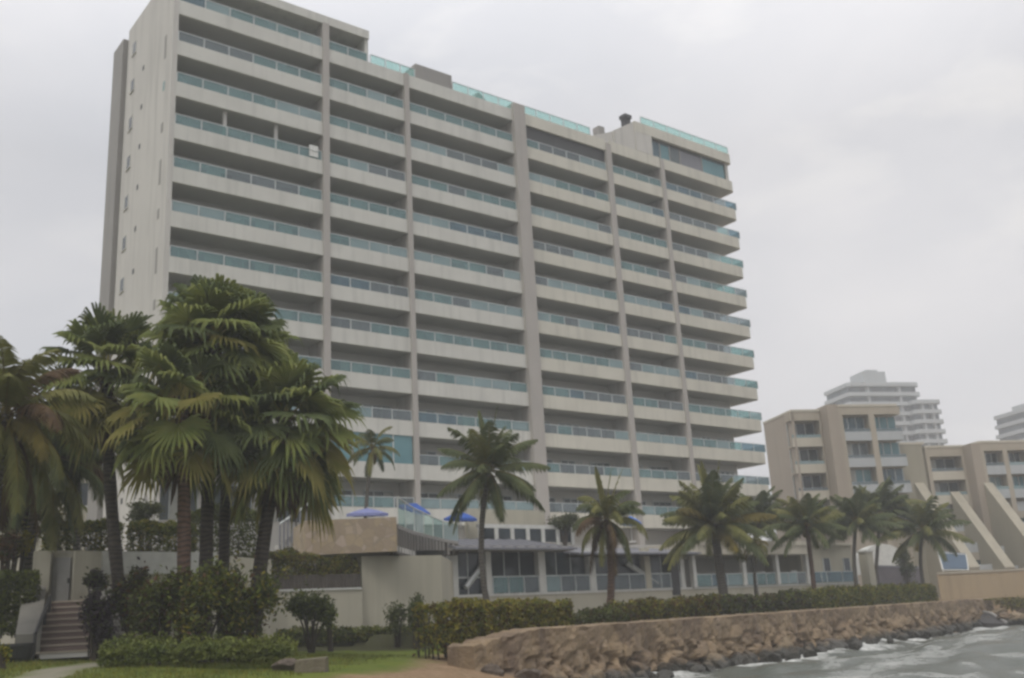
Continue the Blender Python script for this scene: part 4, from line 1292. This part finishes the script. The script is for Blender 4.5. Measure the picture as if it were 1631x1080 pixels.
def frond(m, base, az, el, L, mat, rmat, rnd, droop=1.0, npair=34, ll=.55, hang=.6):
    """Pinnate frond with an arching rachis."""
    d0 = Vector((math.cos(az), math.sin(az), 0)); pts = []; p = Vector(base); e = el
    NS = 12
    for i in range(NS + 1):
        pts.append(p.copy())
        d = d0 * math.cos(e) + Vector((0, 0, 1)) * math.sin(e)
        p = p + d * L / NS
        e -= droop * (.05 + .16 * (i / NS)) * (1 if e > -1.3 else .1)
    m.tube(pts, [.035 * (1 - .85 * i / NS) for i in range(NS + 1)], rmat, 4, cap=False)
    sd = Vector((-d0.y, d0.x, 0)); k = m.m(mat)
    for i in range(npair):
        t = .12 + .87 * i / (npair - 1); f = t * NS; j = min(int(f), NS - 1)
        q = pts[j].lerp(pts[j + 1], f - j); tg = (pts[j + 1] - pts[j]).normalized()
        nn = sd.cross(tg)
        l_ = ll * (math.sin(math.pi * min(1, .12 + t * .86)) ** .6) * rnd.uniform(.85, 1.1)
        for s in (-1, 1):
            v = (sd * s * .8 + tg * .55 + nn * rnd.uniform(-.1, .25) - Vector((0, 0, hang * rnd.uniform(.6, 1.3)))).normalized()
            w = tg * .045 * (L / 2.5)
            a = q; b_ = q + v * l_ * .5 + Vector((0, 0, .03)); c_ = q + v * l_ - Vector((0, 0, .14 * l_ * (1 + hang)))
            n = len(m.v)
            m.v += [tuple(a - w * .6), tuple(a + w * .6), tuple(b_ + w), tuple(b_ - w), tuple(c_)]
            m.f += [(n, n + 1, n + 2, n + 3), (n + 3, n + 2, n + 4)]; m.mi += [k, k]


def coco(bx, by, tx, ty, Y, L, n, label, seed, rt=.16, mats=('cocoA', 'cocoB', 'cocoC'), w=(6, 3, 1), lo=-48, spear=0, tmat='trunk_grey', group='coconut palms along the seawall', boss=True, droop=1.0, hang=.6, name='coconut_palm', base_z=None, hi=84, npair=38):
    rnd = random.Random(seed)
    b = at(bx, by, Y); b.z = (zl(b.x, b.y) - .1) if base_z is None else base_z
    top = at(tx, ty, Y)
    root = empty(name, b, 0, label, 'palm tree', group)
    m = MB(); pts = []; rad = []
    bend = Vector((rnd.uniform(-.38, .38), rnd.uniform(-.3, .3), 0))
    for i in range(17):
        t = i / 16; pts.append(b.lerp(top, t) + bend * math.sin(math.pi * t))
        rad.append(rt * (1.45 - .55 * min(1, t * 5) - .2 * t) * (1.06 if i % 2 else .98))
    m.tube(pts, rad, MT[tmat], 10); P(m, 'trunk', root)
    m = MB()
    for i in range(n):
        u_ = (i + .5) / n; el = R(hi - (hi - lo) * u_ + rnd.uniform(-7, 7)); az = i * 2.39996 + rnd.uniform(-.25, .25)
        ww = list(w)
        if u_ < .5: ww[2] = 0
        mt = MT[rnd.choices(mats, ww)[0]]
        frond(m, top + Vector((math.cos(az) * .08, math.sin(az) * .08, .1 - .25 * u_)), az, el, L * rnd.uniform(.85, 1.1) * (.8 + .3 * u_), mt, MT['cocoC'], rnd, droop * rnd.uniform(.8, 1.2), npair, L * .24, hang * (.5 + u_))
    for i in range(spear):
        frond(m, top, i * 2.1, R(84 - 4 * i), L * 1.05, MT[mats[0]], MT['cocoC'], rnd, .15, npair, L * .1, .05)
    P(m, 'crown', root)
    if boss:
        m = MB()
        for i in range(9):
            a = rnd.uniform(0, 6.28); q = top + Vector((math.cos(a) * rt * 1.5, math.sin(a) * rt * 1.5, -.35 - rnd.random() * .35))
            m.tube([top - Vector((0, 0, .2)), q, q - Vector((0, 0, .35))], [.05, .09, .03], MT['cocoC'] if i % 2 else MT['leafD'], 6)
        P(m, 'fruit_stalks', root)
    return root


coco(781, 950, 779, 746, 43, 2.6, 26, 'dark coconut palm in front of the restaurant roof, left of the others', 31, rt=.15, w=(9, 1, 0), lo=-52, droop=.6, hi=88, spear=2)
coco(969, 985, 966, 826, 47, 2.3, 24, 'spiky coconut palm with an upright spear leaf and brown skirt', 37, rt=.2, mats=('cocoB', 'cocoA', 'leafD'), w=(6, 3, 3), lo=-58, spear=4, tmat='trunk_red', droop=1.2, hang=.9)
coco(1158, 975, 1138, 834, 56, 3.3, 40, 'largest coconut palm on the seawall, bushy olive crown, thick leaning trunk', 41, rt=.3, mats=('cocoB', 'cocoA', 'cocoC'), w=(5, 5, 2), lo=-28, droop=.6, hi=88, spear=3)
coco(1208, 950, 1208, 826, 70, 2.9, 26, 'dark coconut palm just behind the largest one', 43, rt=.16, w=(9, 1, 0), lo=-22, droop=.62)
coco(1206, 965, 1203, 866, 58, 1.1, 14, 'small arching palm with pale thin trunk beside the veranda', 47, rt=.1, mats=('cocoB', 'cocoC', 'cocoA'), w=(5, 2, 3), lo=-40, droop=1.6, boss=False)
coco(1298, 955, 1284, 834, 63, 2.6, 26, 'coconut palm with reddish trunk before the veranda columns', 53, rt=.17, mats=('cocoB', 'cocoA', 'cocoC'), w=(3, 7, 1), lo=-22, droop=.65, tmat='trunk_red')
coco(1367, 945, 1364, 828, 74, 3.0, 24, 'dark coconut palm beside the cream end pier, crown touching two others', 59, rt=.17, w=(9, 2, 0), lo=-20, droop=.6)
coco(1388, 940, 1402, 815, 82, 3.6, 26, 'tallest far coconut palm, right of the cream end pier', 61, rt=.17, w=(9, 2, 0), lo=-22, droop=.6)
coco(1475, 935, 1470, 842, 80, 3.5, 24, 'last coconut palm near the end of the seawall', 67, rt=.17, mats=('cocoA', 'cocoB', 'cocoC'), w=(5, 4, 1), lo=-25, droop=.65)
coco(580, 830, 594, 712, 56, 1.75, 16, 'slim palm behind the tan stone parapet against turquoise glass', 71, rt=.13, lo=-40, base_z=6, group='palms around the terrace')
coco(-8, 1000, 8, 660, 27, 2.9, 30, 'browning coconut palm cut by the left edge of the photo', 73, rt=.18, mats=('leafD', 'cocoB', 'cocoC'), w=(2, 7, 5), lo=-62, group='palms in the left garden')
coco(60, 930, 72, 725, 34, 3.0, 34, 'dark drooping palm behind the grey garden door', 79, rt=.2, mats=('cocoA', 'leafD', 'cocoB'), w=(6, 2, 2), lo=-66, group='palms in the left garden')
coco(96, 890, 92, 815, 38, 1.3, 12, 'small light green palm above the left hedge', 83, rt=.08, mats=('cocoB', 'hedgeA', 'cocoC'), w=(4, 5, 1), lo=-35, droop=1.4, boss=False, group='palms in the left garden')
coco(150, 905, 128, 690, 36, 2.5, 28, 'olive palm tucked under the leftmost fan palm crown', 89, rt=.15, mats=('cocoA', 'cocoB', 'leafD'), w=(6, 3, 1), lo=-58, group='palms in the left garden')

# ------------------------------------------------------------------ hedges, shrubs and flowers
def leaves(m, sampler, n, size, mats, wts, rnd, up=.3):
    ks = [m.m(MT[q]) for q in mats]
    for i in range(n):
        p, nv = sampler(rnd)
        a = Vector((rnd.gauss(0, 1), rnd.gauss(0, 1), rnd.gauss(0, 1) + up)).normalized()
        b_ = a.cross(Vector((rnd.gauss(0, 1), rnd.gauss(0, 1), rnd.gauss(0, 1)))).normalized()
        c_ = a.cross(b_); s = size * rnd.uniform(.6, 1.3)
        n0 = len(m.v)
        m.v += [tuple(p - b_ * s), tuple(p + c_ * s * .45), tuple(p + b_ * s), tuple(p - c_ * s * .45)]
        m.f.append((n0, n0 + 1, n0 + 2, n0 + 3)); m.mi.append(rnd.choices(ks, wts)[0])


def hedge(name, label, p0, p1, w, z0, z1, n, size, mats, wts, seed, group=None, lump=.14, cat='hedge', wob=0):
    """Clipped hedge from plan point p0 to p1 (front edge), width w to the rear."""
    rnd = random.Random(seed)
    p0, p1 = Vector(p0[:2]), Vector(p1[:2]); L = (p1 - p0).length; d = (p1 - p0) / L; nn = Vector((-d.y, d.x))
    zz = z0 if hasattr(z0, '__len__') else (z0, z0); zu = z1 if hasattr(z1, '__len__') else (z1, z1)
    root = empty(name, (p0.x, p0.y, min(zz)), 0, label, cat, group)
    off = Vector((seed * 3.1, seed * 1.7, 0))

    def top(t, v):
        x = t * L
        return zu[0] * (1 - t) + zu[1] * t + lump * 1.6 * mnoise.noise(Vector((x * .9, v * 2, 0)) + off) + lump * mnoise.noise(Vector((x * 2.6, v * 3, 5)) + off) + wob * mnoise.noise(Vector((x * .35, 0, 9)) + off)

    def samp(r_):
        t = r_.random(); f = r_.random(); zb_ = zz[0] * (1 - t) + zz[1] * t
        if f < .45:   # front
            v = r_.uniform(-.12, .1) * (1 + 0); zt_ = top(t, v); z = zb_ + (zt_ - zb_) * r_.random()
            v += .10 * mnoise.noise(Vector((t * L * 2, z * 2, 3)) + off)
        elif f < .8:
            v = r_.random() * w; z = top(t, v) + r_.uniform(-.16, .07)
        elif f < .92:
            v = r_.random() * w; z = zb_ + (top(t, v) - zb_) * r_.random()
        else:
            t = r_.choice((0, 1)) + r_.uniform(-.1, .1) / L; v = r_.random() * w; z = zb_ + (top(min(max(t, 0), 1), v) - zb_) * r_.random()
        q = p0 + d * t * L + nn * v
        return Vector((q.x, q.y, z)), None
    m = MB(); leaves(m, samp, n, size, mats, wts, rnd); P(m, 'foliage', root)
    m = MB()
    for i in range(int(L * 6)):
        t = rnd.random(); q = p0 + d * t * L + nn * rnd.uniform(.15, w - .1); zb_ = zz[0] * (1 - t) + zz[1] * t
        h = (top(t, .3) - zb_) * rnd.uniform(.6, .95)
        m.tube([(q.x, q.y, zb_ - .1), (q.x + rnd.uniform(-.15, .15), q.y + rnd.uniform(-.1, .1), zb_ + h)], [.03, .012], MT['twig'], 4)
    P(m, 'branches', root)
    return root


def wallpt(px, off=1.4):
    """Plan point above the seawall line, 'off' metres behind its face."""
    o = WALL_P0 - WALL_N * off
    v = FW + (px - 815.5) / F_PX * CR - 440 / F_PX * CU
    n = WALL_N; t = (o.dot(n)) / v.xy.dot(n)
    return v.xy * t


HG = 'hedges along the seawall'
def whedge(label, pa, pb, ha, hb, n, size, mats, wts, seed, w=1.3, lump=.14, wob=0, off=1.4):
    a, b_ = wallpt(pa, off), wallpt(pb, off)
    za, zb_ = at(pa, ha, a.y).z, at(pb, hb, b_.y).z
    hedge('hedge', label, a, b_, w, (1.25 if pa < 800 else 1.82, 1.82), (za - .1, zb_ - .12), n, size, mats, wts, seed, HG, lump, wob=wob)


whedge('thick rounded yellow-green hedge at the lawn end of the seawall', 722, 912, 957, 954, 15000, .075, ('hedgeA', 'hedgeB', 'hedgeC', 'hedgeD'), (3, 8, 1, 2), 3, w=1.6, lump=.16, off=1.35)
whedge('low patchy dark hedge below the spiky coconut palm', 938, 1000, 972, 966, 4200, .07, ('hedgeC', 'hedgeA', 'hedgeD'), (5, 3, 2), 5, w=1.0, lump=.2)
whedge('brownish clipped hedge between the spiky and the largest coconut palm', 1004, 1146, 961, 950, 12000, .075, ('hedgeC', 'hedgeB', 'hedgeD', 'hedgeA'), (3, 4, 4, 2), 7, w=1.2, lump=.2, wob=.12)
whedge('grey-green hedge in front of the veranda columns', 1150, 1292, 950, 943, 13000, .085, ('hedgeC', 'hedgeA', 'hedgeD', 'hedgeF'), (5, 3, 2, 2), 9, w=1.2, wob=.25, lump=.2)
whedge('dense green hedge at the far end of the seawall', 1300, 1497, 939, 929, 15000, .1, ('hedgeA', 'hedgeC', 'hedgeB', 'hedgeD'), (5, 3, 4, 1), 11, w=1.4, wob=.15, lump=.18)
# hedges in the left garden
a, b_ = at(66, 880, 38), at(182, 880, 38.5)
hedge('hedge', 'bright green hedge behind the grey garden door', a, b_, 1.5, 3.8, (at(66, 832, 38).z, at(182, 828, 38).z), 9000, .08, ('hedgeA', 'hedgeB', 'hedgeC'), (5, 3, 3), 21, 'hedges in the left garden')
a, b_ = at(206, 880, 39), at(312, 880, 40)
hedge('hedge', 'bright green hedge behind the boundary wall between palm trunks', a, b_, 1.5, 3.6, (at(206, 833, 39).z, at(312, 835, 40).z), 8000, .08, ('hedgeA', 'hedgeB', 'hedgeC'), (6, 3, 2), 23, 'hedges in the left garden')
a, b_ = at(318, 880, 40), at(425, 880, 43)
hedge('hedge', 'dark tall hedge in the shade behind the fan palm trunks', a, b_, 1.5, 3.6, (at(318, 812, 40).z, at(425, 815, 43).z), 9000, .08, ('hedgeC', 'hedgeA'), (5, 3), 25, 'hedges in the left garden', lump=.25)
a, b_ = at(-20, 950, 31), at(57, 950, 31.5)
hedge('hedge', 'dark green hedge at the left edge beside the steps', a, b_, 1.2, 2.6, (at(-20, 914, 31).z, at(57, 916, 31.5).z), 6000, .07, ('hedgeA', 'hedgeC'), (4, 4), 27, 'hedges in the left garden')
# planter top growth
hedge('planter_hedge', 'olive hedge with russet tips growing in the dark planter', (pa.x + .1, pa.y + .15), (pbb.x - .1, pbb.y + .15), .9, pz - .35, (at(436, 878, 43.5).z, at(574, 897, 45.8).z), 9000, .07,
      ('hedgeB', 'hedgeA', 'hedgeC', 'hedgeD'), (4, 3, 3, 2), 29, lump=.22)
# strip of low plants at the foot of the white wall
a, b_ = at(440, 1012, 41), at(715, 1010, 41)
hedge('plant_border', 'dark low border of plants at the foot of the white walls', a, b_, 1.0, 1.75, (at(440, 1005, 41).z, at(715, 1002, 41).z), 9000, .07, ('hedgeC', 'hedgeA', 'hedgeB'), (5, 3, 1), 31, lump=.14, cat='border')
# low bright ground cover under the clump of palms
a, b_ = at(160, 1045, 24.6), at(452, 1046, 25.2)
gc = hedge('ground_cover', None, a, b_, 3.2, 1.72, (at(160, 1022, 25).z - .1, at(452, 1032, 25.4).z), 15000, .06, ('hedgeA', 'hedgeC', 'leafA'), (5, 1, 6), 33, lump=.2, cat=None)
gc['kind'] = 'stuff'


def shrub(name, label, px, py, Y, rx, rz_, n, size, mats, wts, seed, group=None, stem=.2, base=None, cat='shrub', ry=None):
    """Leafy bush: uneven blobs of leaves on several stems; (px, py) = centre of the foliage."""
    rnd = random.Random(seed); c_ = at(px, py, Y); zb_ = zl(c_.x, c_.y) if base is None else base
    root = empty(name, (c_.x, c_.y, zb_), 0, label, cat, group)
    ry = ry or rx * .8
    blobs = []
    for i in range(9):
        a = rnd.uniform(0, 6.28); r_ = rnd.uniform(.2, .75); h = rnd.uniform(-.6, .65)
        blobs.append((Vector((c_.x + rx * r_ * math.cos(a), c_.y + ry * r_ * math.sin(a), c_.z + rz_ * h)), rnd.uniform(.3, .5)))

    def samp(r_):
        q, s = r_.choice(blobs); v = Vector((r_.gauss(0, 1), r_.gauss(0, 1), r_.gauss(0, 1))) * s * .52
        p = q + Vector((v.x * rx * 1.1, v.y * ry * 1.1, v.z * rz_ * 1.3))
        p.z = max(p.z, zb_ + .02)
        return p, None
    m = MB(); leaves(m, samp, n, size, mats, wts, rnd); P(m, 'foliage', root)
    m = MB()
    for q, s in blobs: m.tube([(c_.x + rnd.uniform(-.08, .08), c_.y, zb_ - .1), ((c_.x + q.x) / 2, (c_.y + q.y) / 2, (zb_ + q.z) / 2 + .1), q], [.05, .035, .012], MT['twig'], 5)
    P(m, 'stems', root)
    return root


S = shrub
S('shrub', 'round dark bush on the terrace right of the broad grey pillar', 898, 832, 64, 1.1, .5, 2600, .09, ('hedgeC', 'cocoA'), (5, 3), 1, base=6.6)
S('shrub', 'loose small tree-like shrub in front of the low white wall', 496, 968, 36, .8, .65, 2600, .085, ('hedgeC', 'hedgeA', 'leafB'), (3, 4, 3), 2)
S('shrub', 'sparse leggy shrub right of the tree-like one', 526, 978, 37, .38, .4, 600, .07, ('hedgeA', 'hedgeC'), (4, 4), 3)
S('shrub', 'dark upright shrub against the white block', 661, 982, 39, .4, .68, 2200, .075, ('hedgeC', 'leafB'), (5, 3), 4)
S('shrub', 'thin grey-green shrub left of the dark upright one', 632, 985, 39.5, .5, .5, 900, .07, ('hedgeC', 'cocoA'), (4, 4), 5)
S('shrub', 'narrow dark shrub next to the thick yellow-green hedge', 702, 982, 39, .25, .5, 800, .07, ('hedgeC',), (1,), 6)
S('shrub', 'small shrub at the lawn corner where the seawall begins', 722, 1000, 33.5, .5, .38, 1500, .06, ('hedgeC', 'hedgeA'), (3, 4), 7)
S('shrub', 'low dark spreading shrub at the end of the seawall', 712, 1008, 34.5, 1.0, .28, 2600, .06, ('hedgeC', 'hedgeA', 'hedgeB'), (4, 3, 1), 41)
CG = 'croton bushes under the fan palms'
S('shrub', 'dark croton bush at the foot of the leftmost fan palm', 205, 950, 29, .75, .75, 3600, .075, ('hedgeC', 'hedgeD', 'hedgeF'), (6, 2, 2), 8, CG)
S('shrub', 'green and russet croton bush below the reddish trunk', 262, 962, 27.5, .85, .9, 4500, .075, ('hedgeC', 'hedgeA', 'hedgeD'), (5, 3, 2), 9, CG)
S('shrub', 'speckled yellow-green croton bush in the middle of the clump', 325, 960, 27.3, .85, .95, 4800, .075, ('hedgeA', 'hedgeC', 'hedgeB', 'hedgeD'), (4, 4, 2, 1), 10, CG)
S('shrub', 'tall croton bush under the rightmost fan palm', 392, 962, 28, .8, 1.0, 4500, .075, ('hedgeC', 'hedgeB', 'hedgeA', 'hedgeD'), (5, 2, 3, 1), 11, CG)
S('shrub', 'purple-leaved bush at the right side of the steps', 152, 985, 28.3, .42, .85, 2800, .07, ('hedgeF', 'hedgeC'), (7, 2), 12)
S('shrub', 'small dark bush above the purple one by the pier', 152, 925, 30.5, .35, .3, 1200, .07, ('hedgeC', 'hedgeF'), (4, 3), 13)
S('croton', 'bright yellow leaved croton at the left edge', 34, 868, 33.5, .34, .36, 1500, .07, ('hedgeE', 'hedgeB'), (8, 1), 14, base=3.2)
S('shrub', 'orange-brown shrub beside the yellow croton', 8, 872, 33, .5, .5, 1500, .08, ('hedgeD', 'leafD', 'hedgeC'), (4, 2, 2), 15, base=3.0)
S('shrub', 'green bushy shrub above the yellow croton', 20, 825, 35, 1.0, .6, 3200, .085, ('hedgeA', 'hedgeB', 'hedgeC'), (4, 2, 3), 16, base=3.0)
S('shrub', 'dark rounded shrub beside the tower entrance glass', 236, 815, 46, .75, .45, 1800, .085, ('hedgeC',), (1,), 17, base=4.0)
S('flower_clump', 'small clump of yellow flowers at the lower left corner', 4, 1042, 24, .22, .2, 500, .05, ('hedgeE', 'hedgeA'), (5, 4), 18, cat='flowers')
S('scrub', 'olive beach scrub below the sand-coloured wall', 1560, 966, 88, 2.6, .35, 2600, .1, ('hedgeB', 'hedgeA', 'leafD'), (5, 2, 2), 19)
S('scrub', 'low brownish scrub on the sand at the right edge', 1618, 962, 86, 2.0, .5, 2200, .1, ('hedgeB', 'leafD', 'hedgeC'), (4, 3, 2), 20)
S('shrub', 'small tree beside the white round-topped canopy', 1441, 893, 90, .9, 1.1, 1800, .11, ('hedgeC', 'cocoA'), (4, 3), 21, base=3)
# potted plant by the steps
pp = at(27, 1042, 27.8); zg = zl(pp.x, pp.y)
pot = empty('plant_pot', (pp.x, pp.y, zg), 0, 'wide black pot on the lawn left of the steps', 'pot')
m = MB(); m.tube([(pp.x, pp.y, zg - .05), (pp.x, pp.y, zg + .1), (pp.x, pp.y, zg + .42)], [.28, .36, .42], MT['metal_dark'], 16); P(m, 'bowl', pot)
m = MB(); m.tube([(pp.x, pp.y, zg + .40), (pp.x, pp.y, zg + .47)], [.45, .45], MT['metal_dark'], 16); P(m, 'rim', pot)

# ------------------------------------------------------------------ veranda furniture
def chair_proto(mat):
    root = empty('patio_chair', (0, 0, 0))
    m = MB(); m.hexa([(-.24, -.24, .42), (.24, -.24, .42), (.24, .24, .40), (-.24, .24, .40), (-.24, -.24, .46), (.24, -.24, .46), (.24, .24, .44), (-.24, .24, .44)], mat); m.build('seat', root)
    m = MB(); m.hexa([(-.23, .22, .46), (.23, .22, .46), (.23, .26, .46), (-.23, .26, .46), (-.21, .34, .95), (.21, .34, .95), (.21, .37, .95), (-.21, .37, .95)], mat); m.build('backrest', root)
    for x in (-.21, .21):
        for y in (-.21, .21):
            m = MB(); m.tube([(x, y, .42), (x * 1.1, y * 1.12, 0)], [.022, .018], mat, 6); m.build('leg', root)
        m = MB(); m.tube([(x * 1.1, -.2, .44), (x * 1.15, -.2, .66), (x * 1.1, .28, .68)], .02, mat, 6); m.build('armrest', root)
    return root


def onrest(px, dep):
    s = rs_(px, 915, dep); c_, s_ = math.cos(RA), math.sin(RA)
    return Vector((RO.x + s * c_ - dep * s_, RO.y + s * s_ + dep * c_, RB + ZF))


ch = chair_proto(MT['white_clean'])
tag(ch, 'white patio chair left of the thin palm on the veranda', 'chair', 'white chairs on the veranda'); ch.location = onrest(1187, .55); ch.rotation_euler.z = RA + .4
for px, dep, rz, lab in ((1218, .6, -.5, 'white patio chair near the first veranda column'), (1243, .5, .2, 'white patio chair just right of the middle veranda column'),
                         (1262, .75, 2.6, 'white patio chair turned to the wall on the veranda'), (1302, .12, .9, 'white patio chair before the dark veranda windows'), (1120, .7, .3, 'white patio chair at the left end of the veranda')):
    c_ = copy_tree(ch); c_.location = onrest(px, dep); c_.rotation_euler.z = RA + rz; c_['label'] = lab
for px, dep, lab in ((1229, 1.1, 'round white table between the veranda chairs'), (1140, 1.2, 'round white table under the largest palm on the veranda')):
    p = onrest(px, dep); t_ = empty('patio_table', p, 0, lab, 'table', 'veranda tables')
    m = MB(); m.tube([(0, 0, .71), (0, 0, .75)], [.45, .45], MT['white_clean'], 20); m.build('table_top', t_)
    m = MB(); m.tube([(0, 0, .03), (0, 0, .71)], .035, MT['white_clean'], 8); m.build('pedestal', t_)
    m = MB(); m.tube([(0, 0, 0), (0, 0, .03)], [.25, .22], MT['white_clean'], 14); m.build('base', t_)
# white cloth over a balcony railing
p = tw(9.75, .03, ZK(4) + 1.9)
m = MB()
for i in range(6):
    x = -.34 + i * .115
    a0 = Matrix.Rotation(TA, 3, 'Z')
    for (za, zb_) in ((-.75, -.3), (-.3, .12)):
        m.face([p + a0 @ Vector((x, -.06 - .03 * (i % 2), za)), p + a0 @ Vector((x + .115, -.06 - .03 * ((i + 1) % 2), za)), p + a0 @ Vector((x + .115, -.03 - .02 * ((i + 1) % 2), zb_)), p + a0 @ Vector((x, -.03 - .02 * (i % 2), zb_))], MT['white_clean'])
o = m.build('towel', None, tuple(p)); tag(o, 'white towel hung on the fourth balcony railing from the top beside the first pillar', 'towel')

# ------------------------------------------------------------------ grass blades on the nearer lawn
m = MB(); rnd = random.Random(99); ks = [m.m(MT['hedgeA']), m.m(MT['hedgeB']), m.m(MT['leafA'])]
cand = np.array([(rnd.uniform(-15.5, 0.5), 17.5 + 17 * rnd.random() ** 1.3) for _ in range(60000)])
hz, hd, hs_ = land_height(cand[:, 0], cand[:, 1])
px_ok = 0
for (x, y), z, dd in zip(cand, hz, hd):
    if dd < 5.6 + 1.8 * rnd.random() or abs(x - (-11.4 + (y - 28.5) * -.23 + .3 * math.sin(y * .5))) < .5: continue
    a = rnd.uniform(0, 6.28); h = rnd.uniform(.03, .085); s = .012
    lx, ly = rnd.uniform(-.03, .03), rnd.uniform(-.03, .03); n = len(m.v)
    m.v += [(x - s * math.cos(a), y - s * math.sin(a), z - .01), (x + s * math.cos(a), y + s * math.sin(a), z - .01), (x + lx, y + ly, z + h)]
    m.f.append((n, n + 1, n + 2)); m.mi.append(rnd.choices(ks, (5, 3, 3))[0])
o = m.build('lawn_grass'); o['kind'] = 'stuff'

# ------------------------------------------------------------------ sky and sun
world = bpy.data.worlds.new('World'); SC.world = world; world.use_nodes = True
nt = world.node_tree; bg = nt.nodes['Background']
SUN_EL, SUN_AZ = R(58), R(-155)        # azimuth from +Y (view direction), positive to the right
sky = nt.nodes.new('ShaderNodeTexSky'); sky.sky_type = 'NISHITA'; sky.sun_disc = False
sky.sun_elevation = SUN_EL; sky.sun_rotation = SUN_AZ; sky.dust_density = 4; sky.air_density = 1
tc = nt.nodes.new('ShaderNodeTexCoord')


def sky_noise(scale, stretch, detail=5, rough=.5, dist=.3):
    mp = nt.nodes.new('ShaderNodeMapping'); mp.inputs['Scale'].default_value = stretch
    mp.inputs['Location'].default_value = (1.3, .4, .2)
    nt.links.new(tc.outputs['Generated'], mp.inputs[0])
    n = nt.nodes.new('ShaderNodeTexNoise'); n.inputs['Scale'].default_value = scale; n.inputs['Detail'].default_value = detail
    n.inputs['Roughness'].default_value = rough; n.inputs['Distortion'].default_value = dist
    nt.links.new(mp.outputs[0], n.inputs['Vector']); return n.outputs['Fac']


SKY_L = 5.5
cl = ramp(nt, sky_noise(2.2, (1, 1, 1.8)), .30, .72, (.86 * SKY_L, .88 * SKY_L, .94 * SKY_L, 1), (1.16 * SKY_L, 1.14 * SKY_L, 1.16 * SKY_L, 1))
cl2 = mix(nt, ramp(nt, sky_noise(5, (1, 1, 2.2), 6, .55), .55, .8), cl, (1.22 * SKY_L, 1.2 * SKY_L, 1.19 * SKY_L))
sx = nt.nodes.new('ShaderNodeSeparateXYZ'); nt.links.new(tc.outputs['Generated'], sx.inputs[0])
zb_ = ramp(nt, sx.outputs['Z'], .42, 1.0, (1, 1, 1, 1), (2.75, 2.75, 2.75, 1))
cl3 = mix(nt, 1.0, cl2, zb_, 'MULTIPLY')
gd = nt.nodes.new('ShaderNodeVectorMath'); gd.operation = 'DOT_PRODUCT'
nt.links.new(tc.outputs['Generated'], gd.inputs[0]); gd.inputs[1].default_value = (at(1490, 300, 100) - EYE).normalized()
glow = ramp(nt, gd.outputs['Value'], .955, 1.0, (1, 1, 1, 1), (1.2, 1.185, 1.165, 1))   # thinner cloud, brighter sky
cl3 = mix(nt, 1.0, cl3, glow, 'MULTIPLY')
cs = mix(nt, .93, sky.outputs[0], cl3)
nt.links.new(cs, bg.inputs[0]); bg.inputs[1].default_value = .1
sl = bpy.data.lights.new('sun', 'SUN'); sl.energy = 1.0; sl.angle = R(14); sl.color = (1, .97, .92)
so = bpy.data.objects.new('sun', sl); COL.objects.link(so)
dv = Vector((math.sin(SUN_AZ) * math.cos(SUN_EL), math.cos(SUN_AZ) * math.cos(SUN_EL), math.sin(SUN_EL)))
so.rotation_euler = dv.to_track_quat('Z', 'Y').to_euler()

# ------------------------------------------------------------------ damp sea air
m = MB(); m.box(-75, 210, -15, 345, -4, 82, None)
hz = m.build('haze'); hz.data.materials.clear(); hz['kind'] = 'stuff'
hm = bpy.data.materials.new('haze_air'); hm.use_nodes = True; nh = hm.node_tree
nh.nodes.remove(nh.nodes['Principled BSDF'])
pv = nh.nodes.new('ShaderNodeVolumePrincipled'); pv.inputs['Color'].default_value = (.95, .96, .97, 1)
pv.inputs['Density'].default_value = .00125; pv.inputs['Anisotropy'].default_value = .0
nh.links.new(pv.outputs[0], nh.nodes['Material Output'].inputs['Volume'])
hz.data.materials.append(hm)
SC.cycles.volume_bounces = 1

# ------------------------------------------------------------------ render settings
SC.render.engine = 'CYCLES'
SC.cycles.max_bounces = 8; SC.cycles.transparent_max_bounces = 16
SC.cycles.use_denoising = True
SC.cycles.pixel_filter_type = 'BLACKMAN_HARRIS'
SC.cycles.filter_width = 2.8            # the photograph is a soft, slightly unsharp shot
SC.view_settings.view_transform = 'Standard'; SC.view_settings.look = 'None'
SC.view_settings.exposure = .26; SC.view_settings.gamma = 1
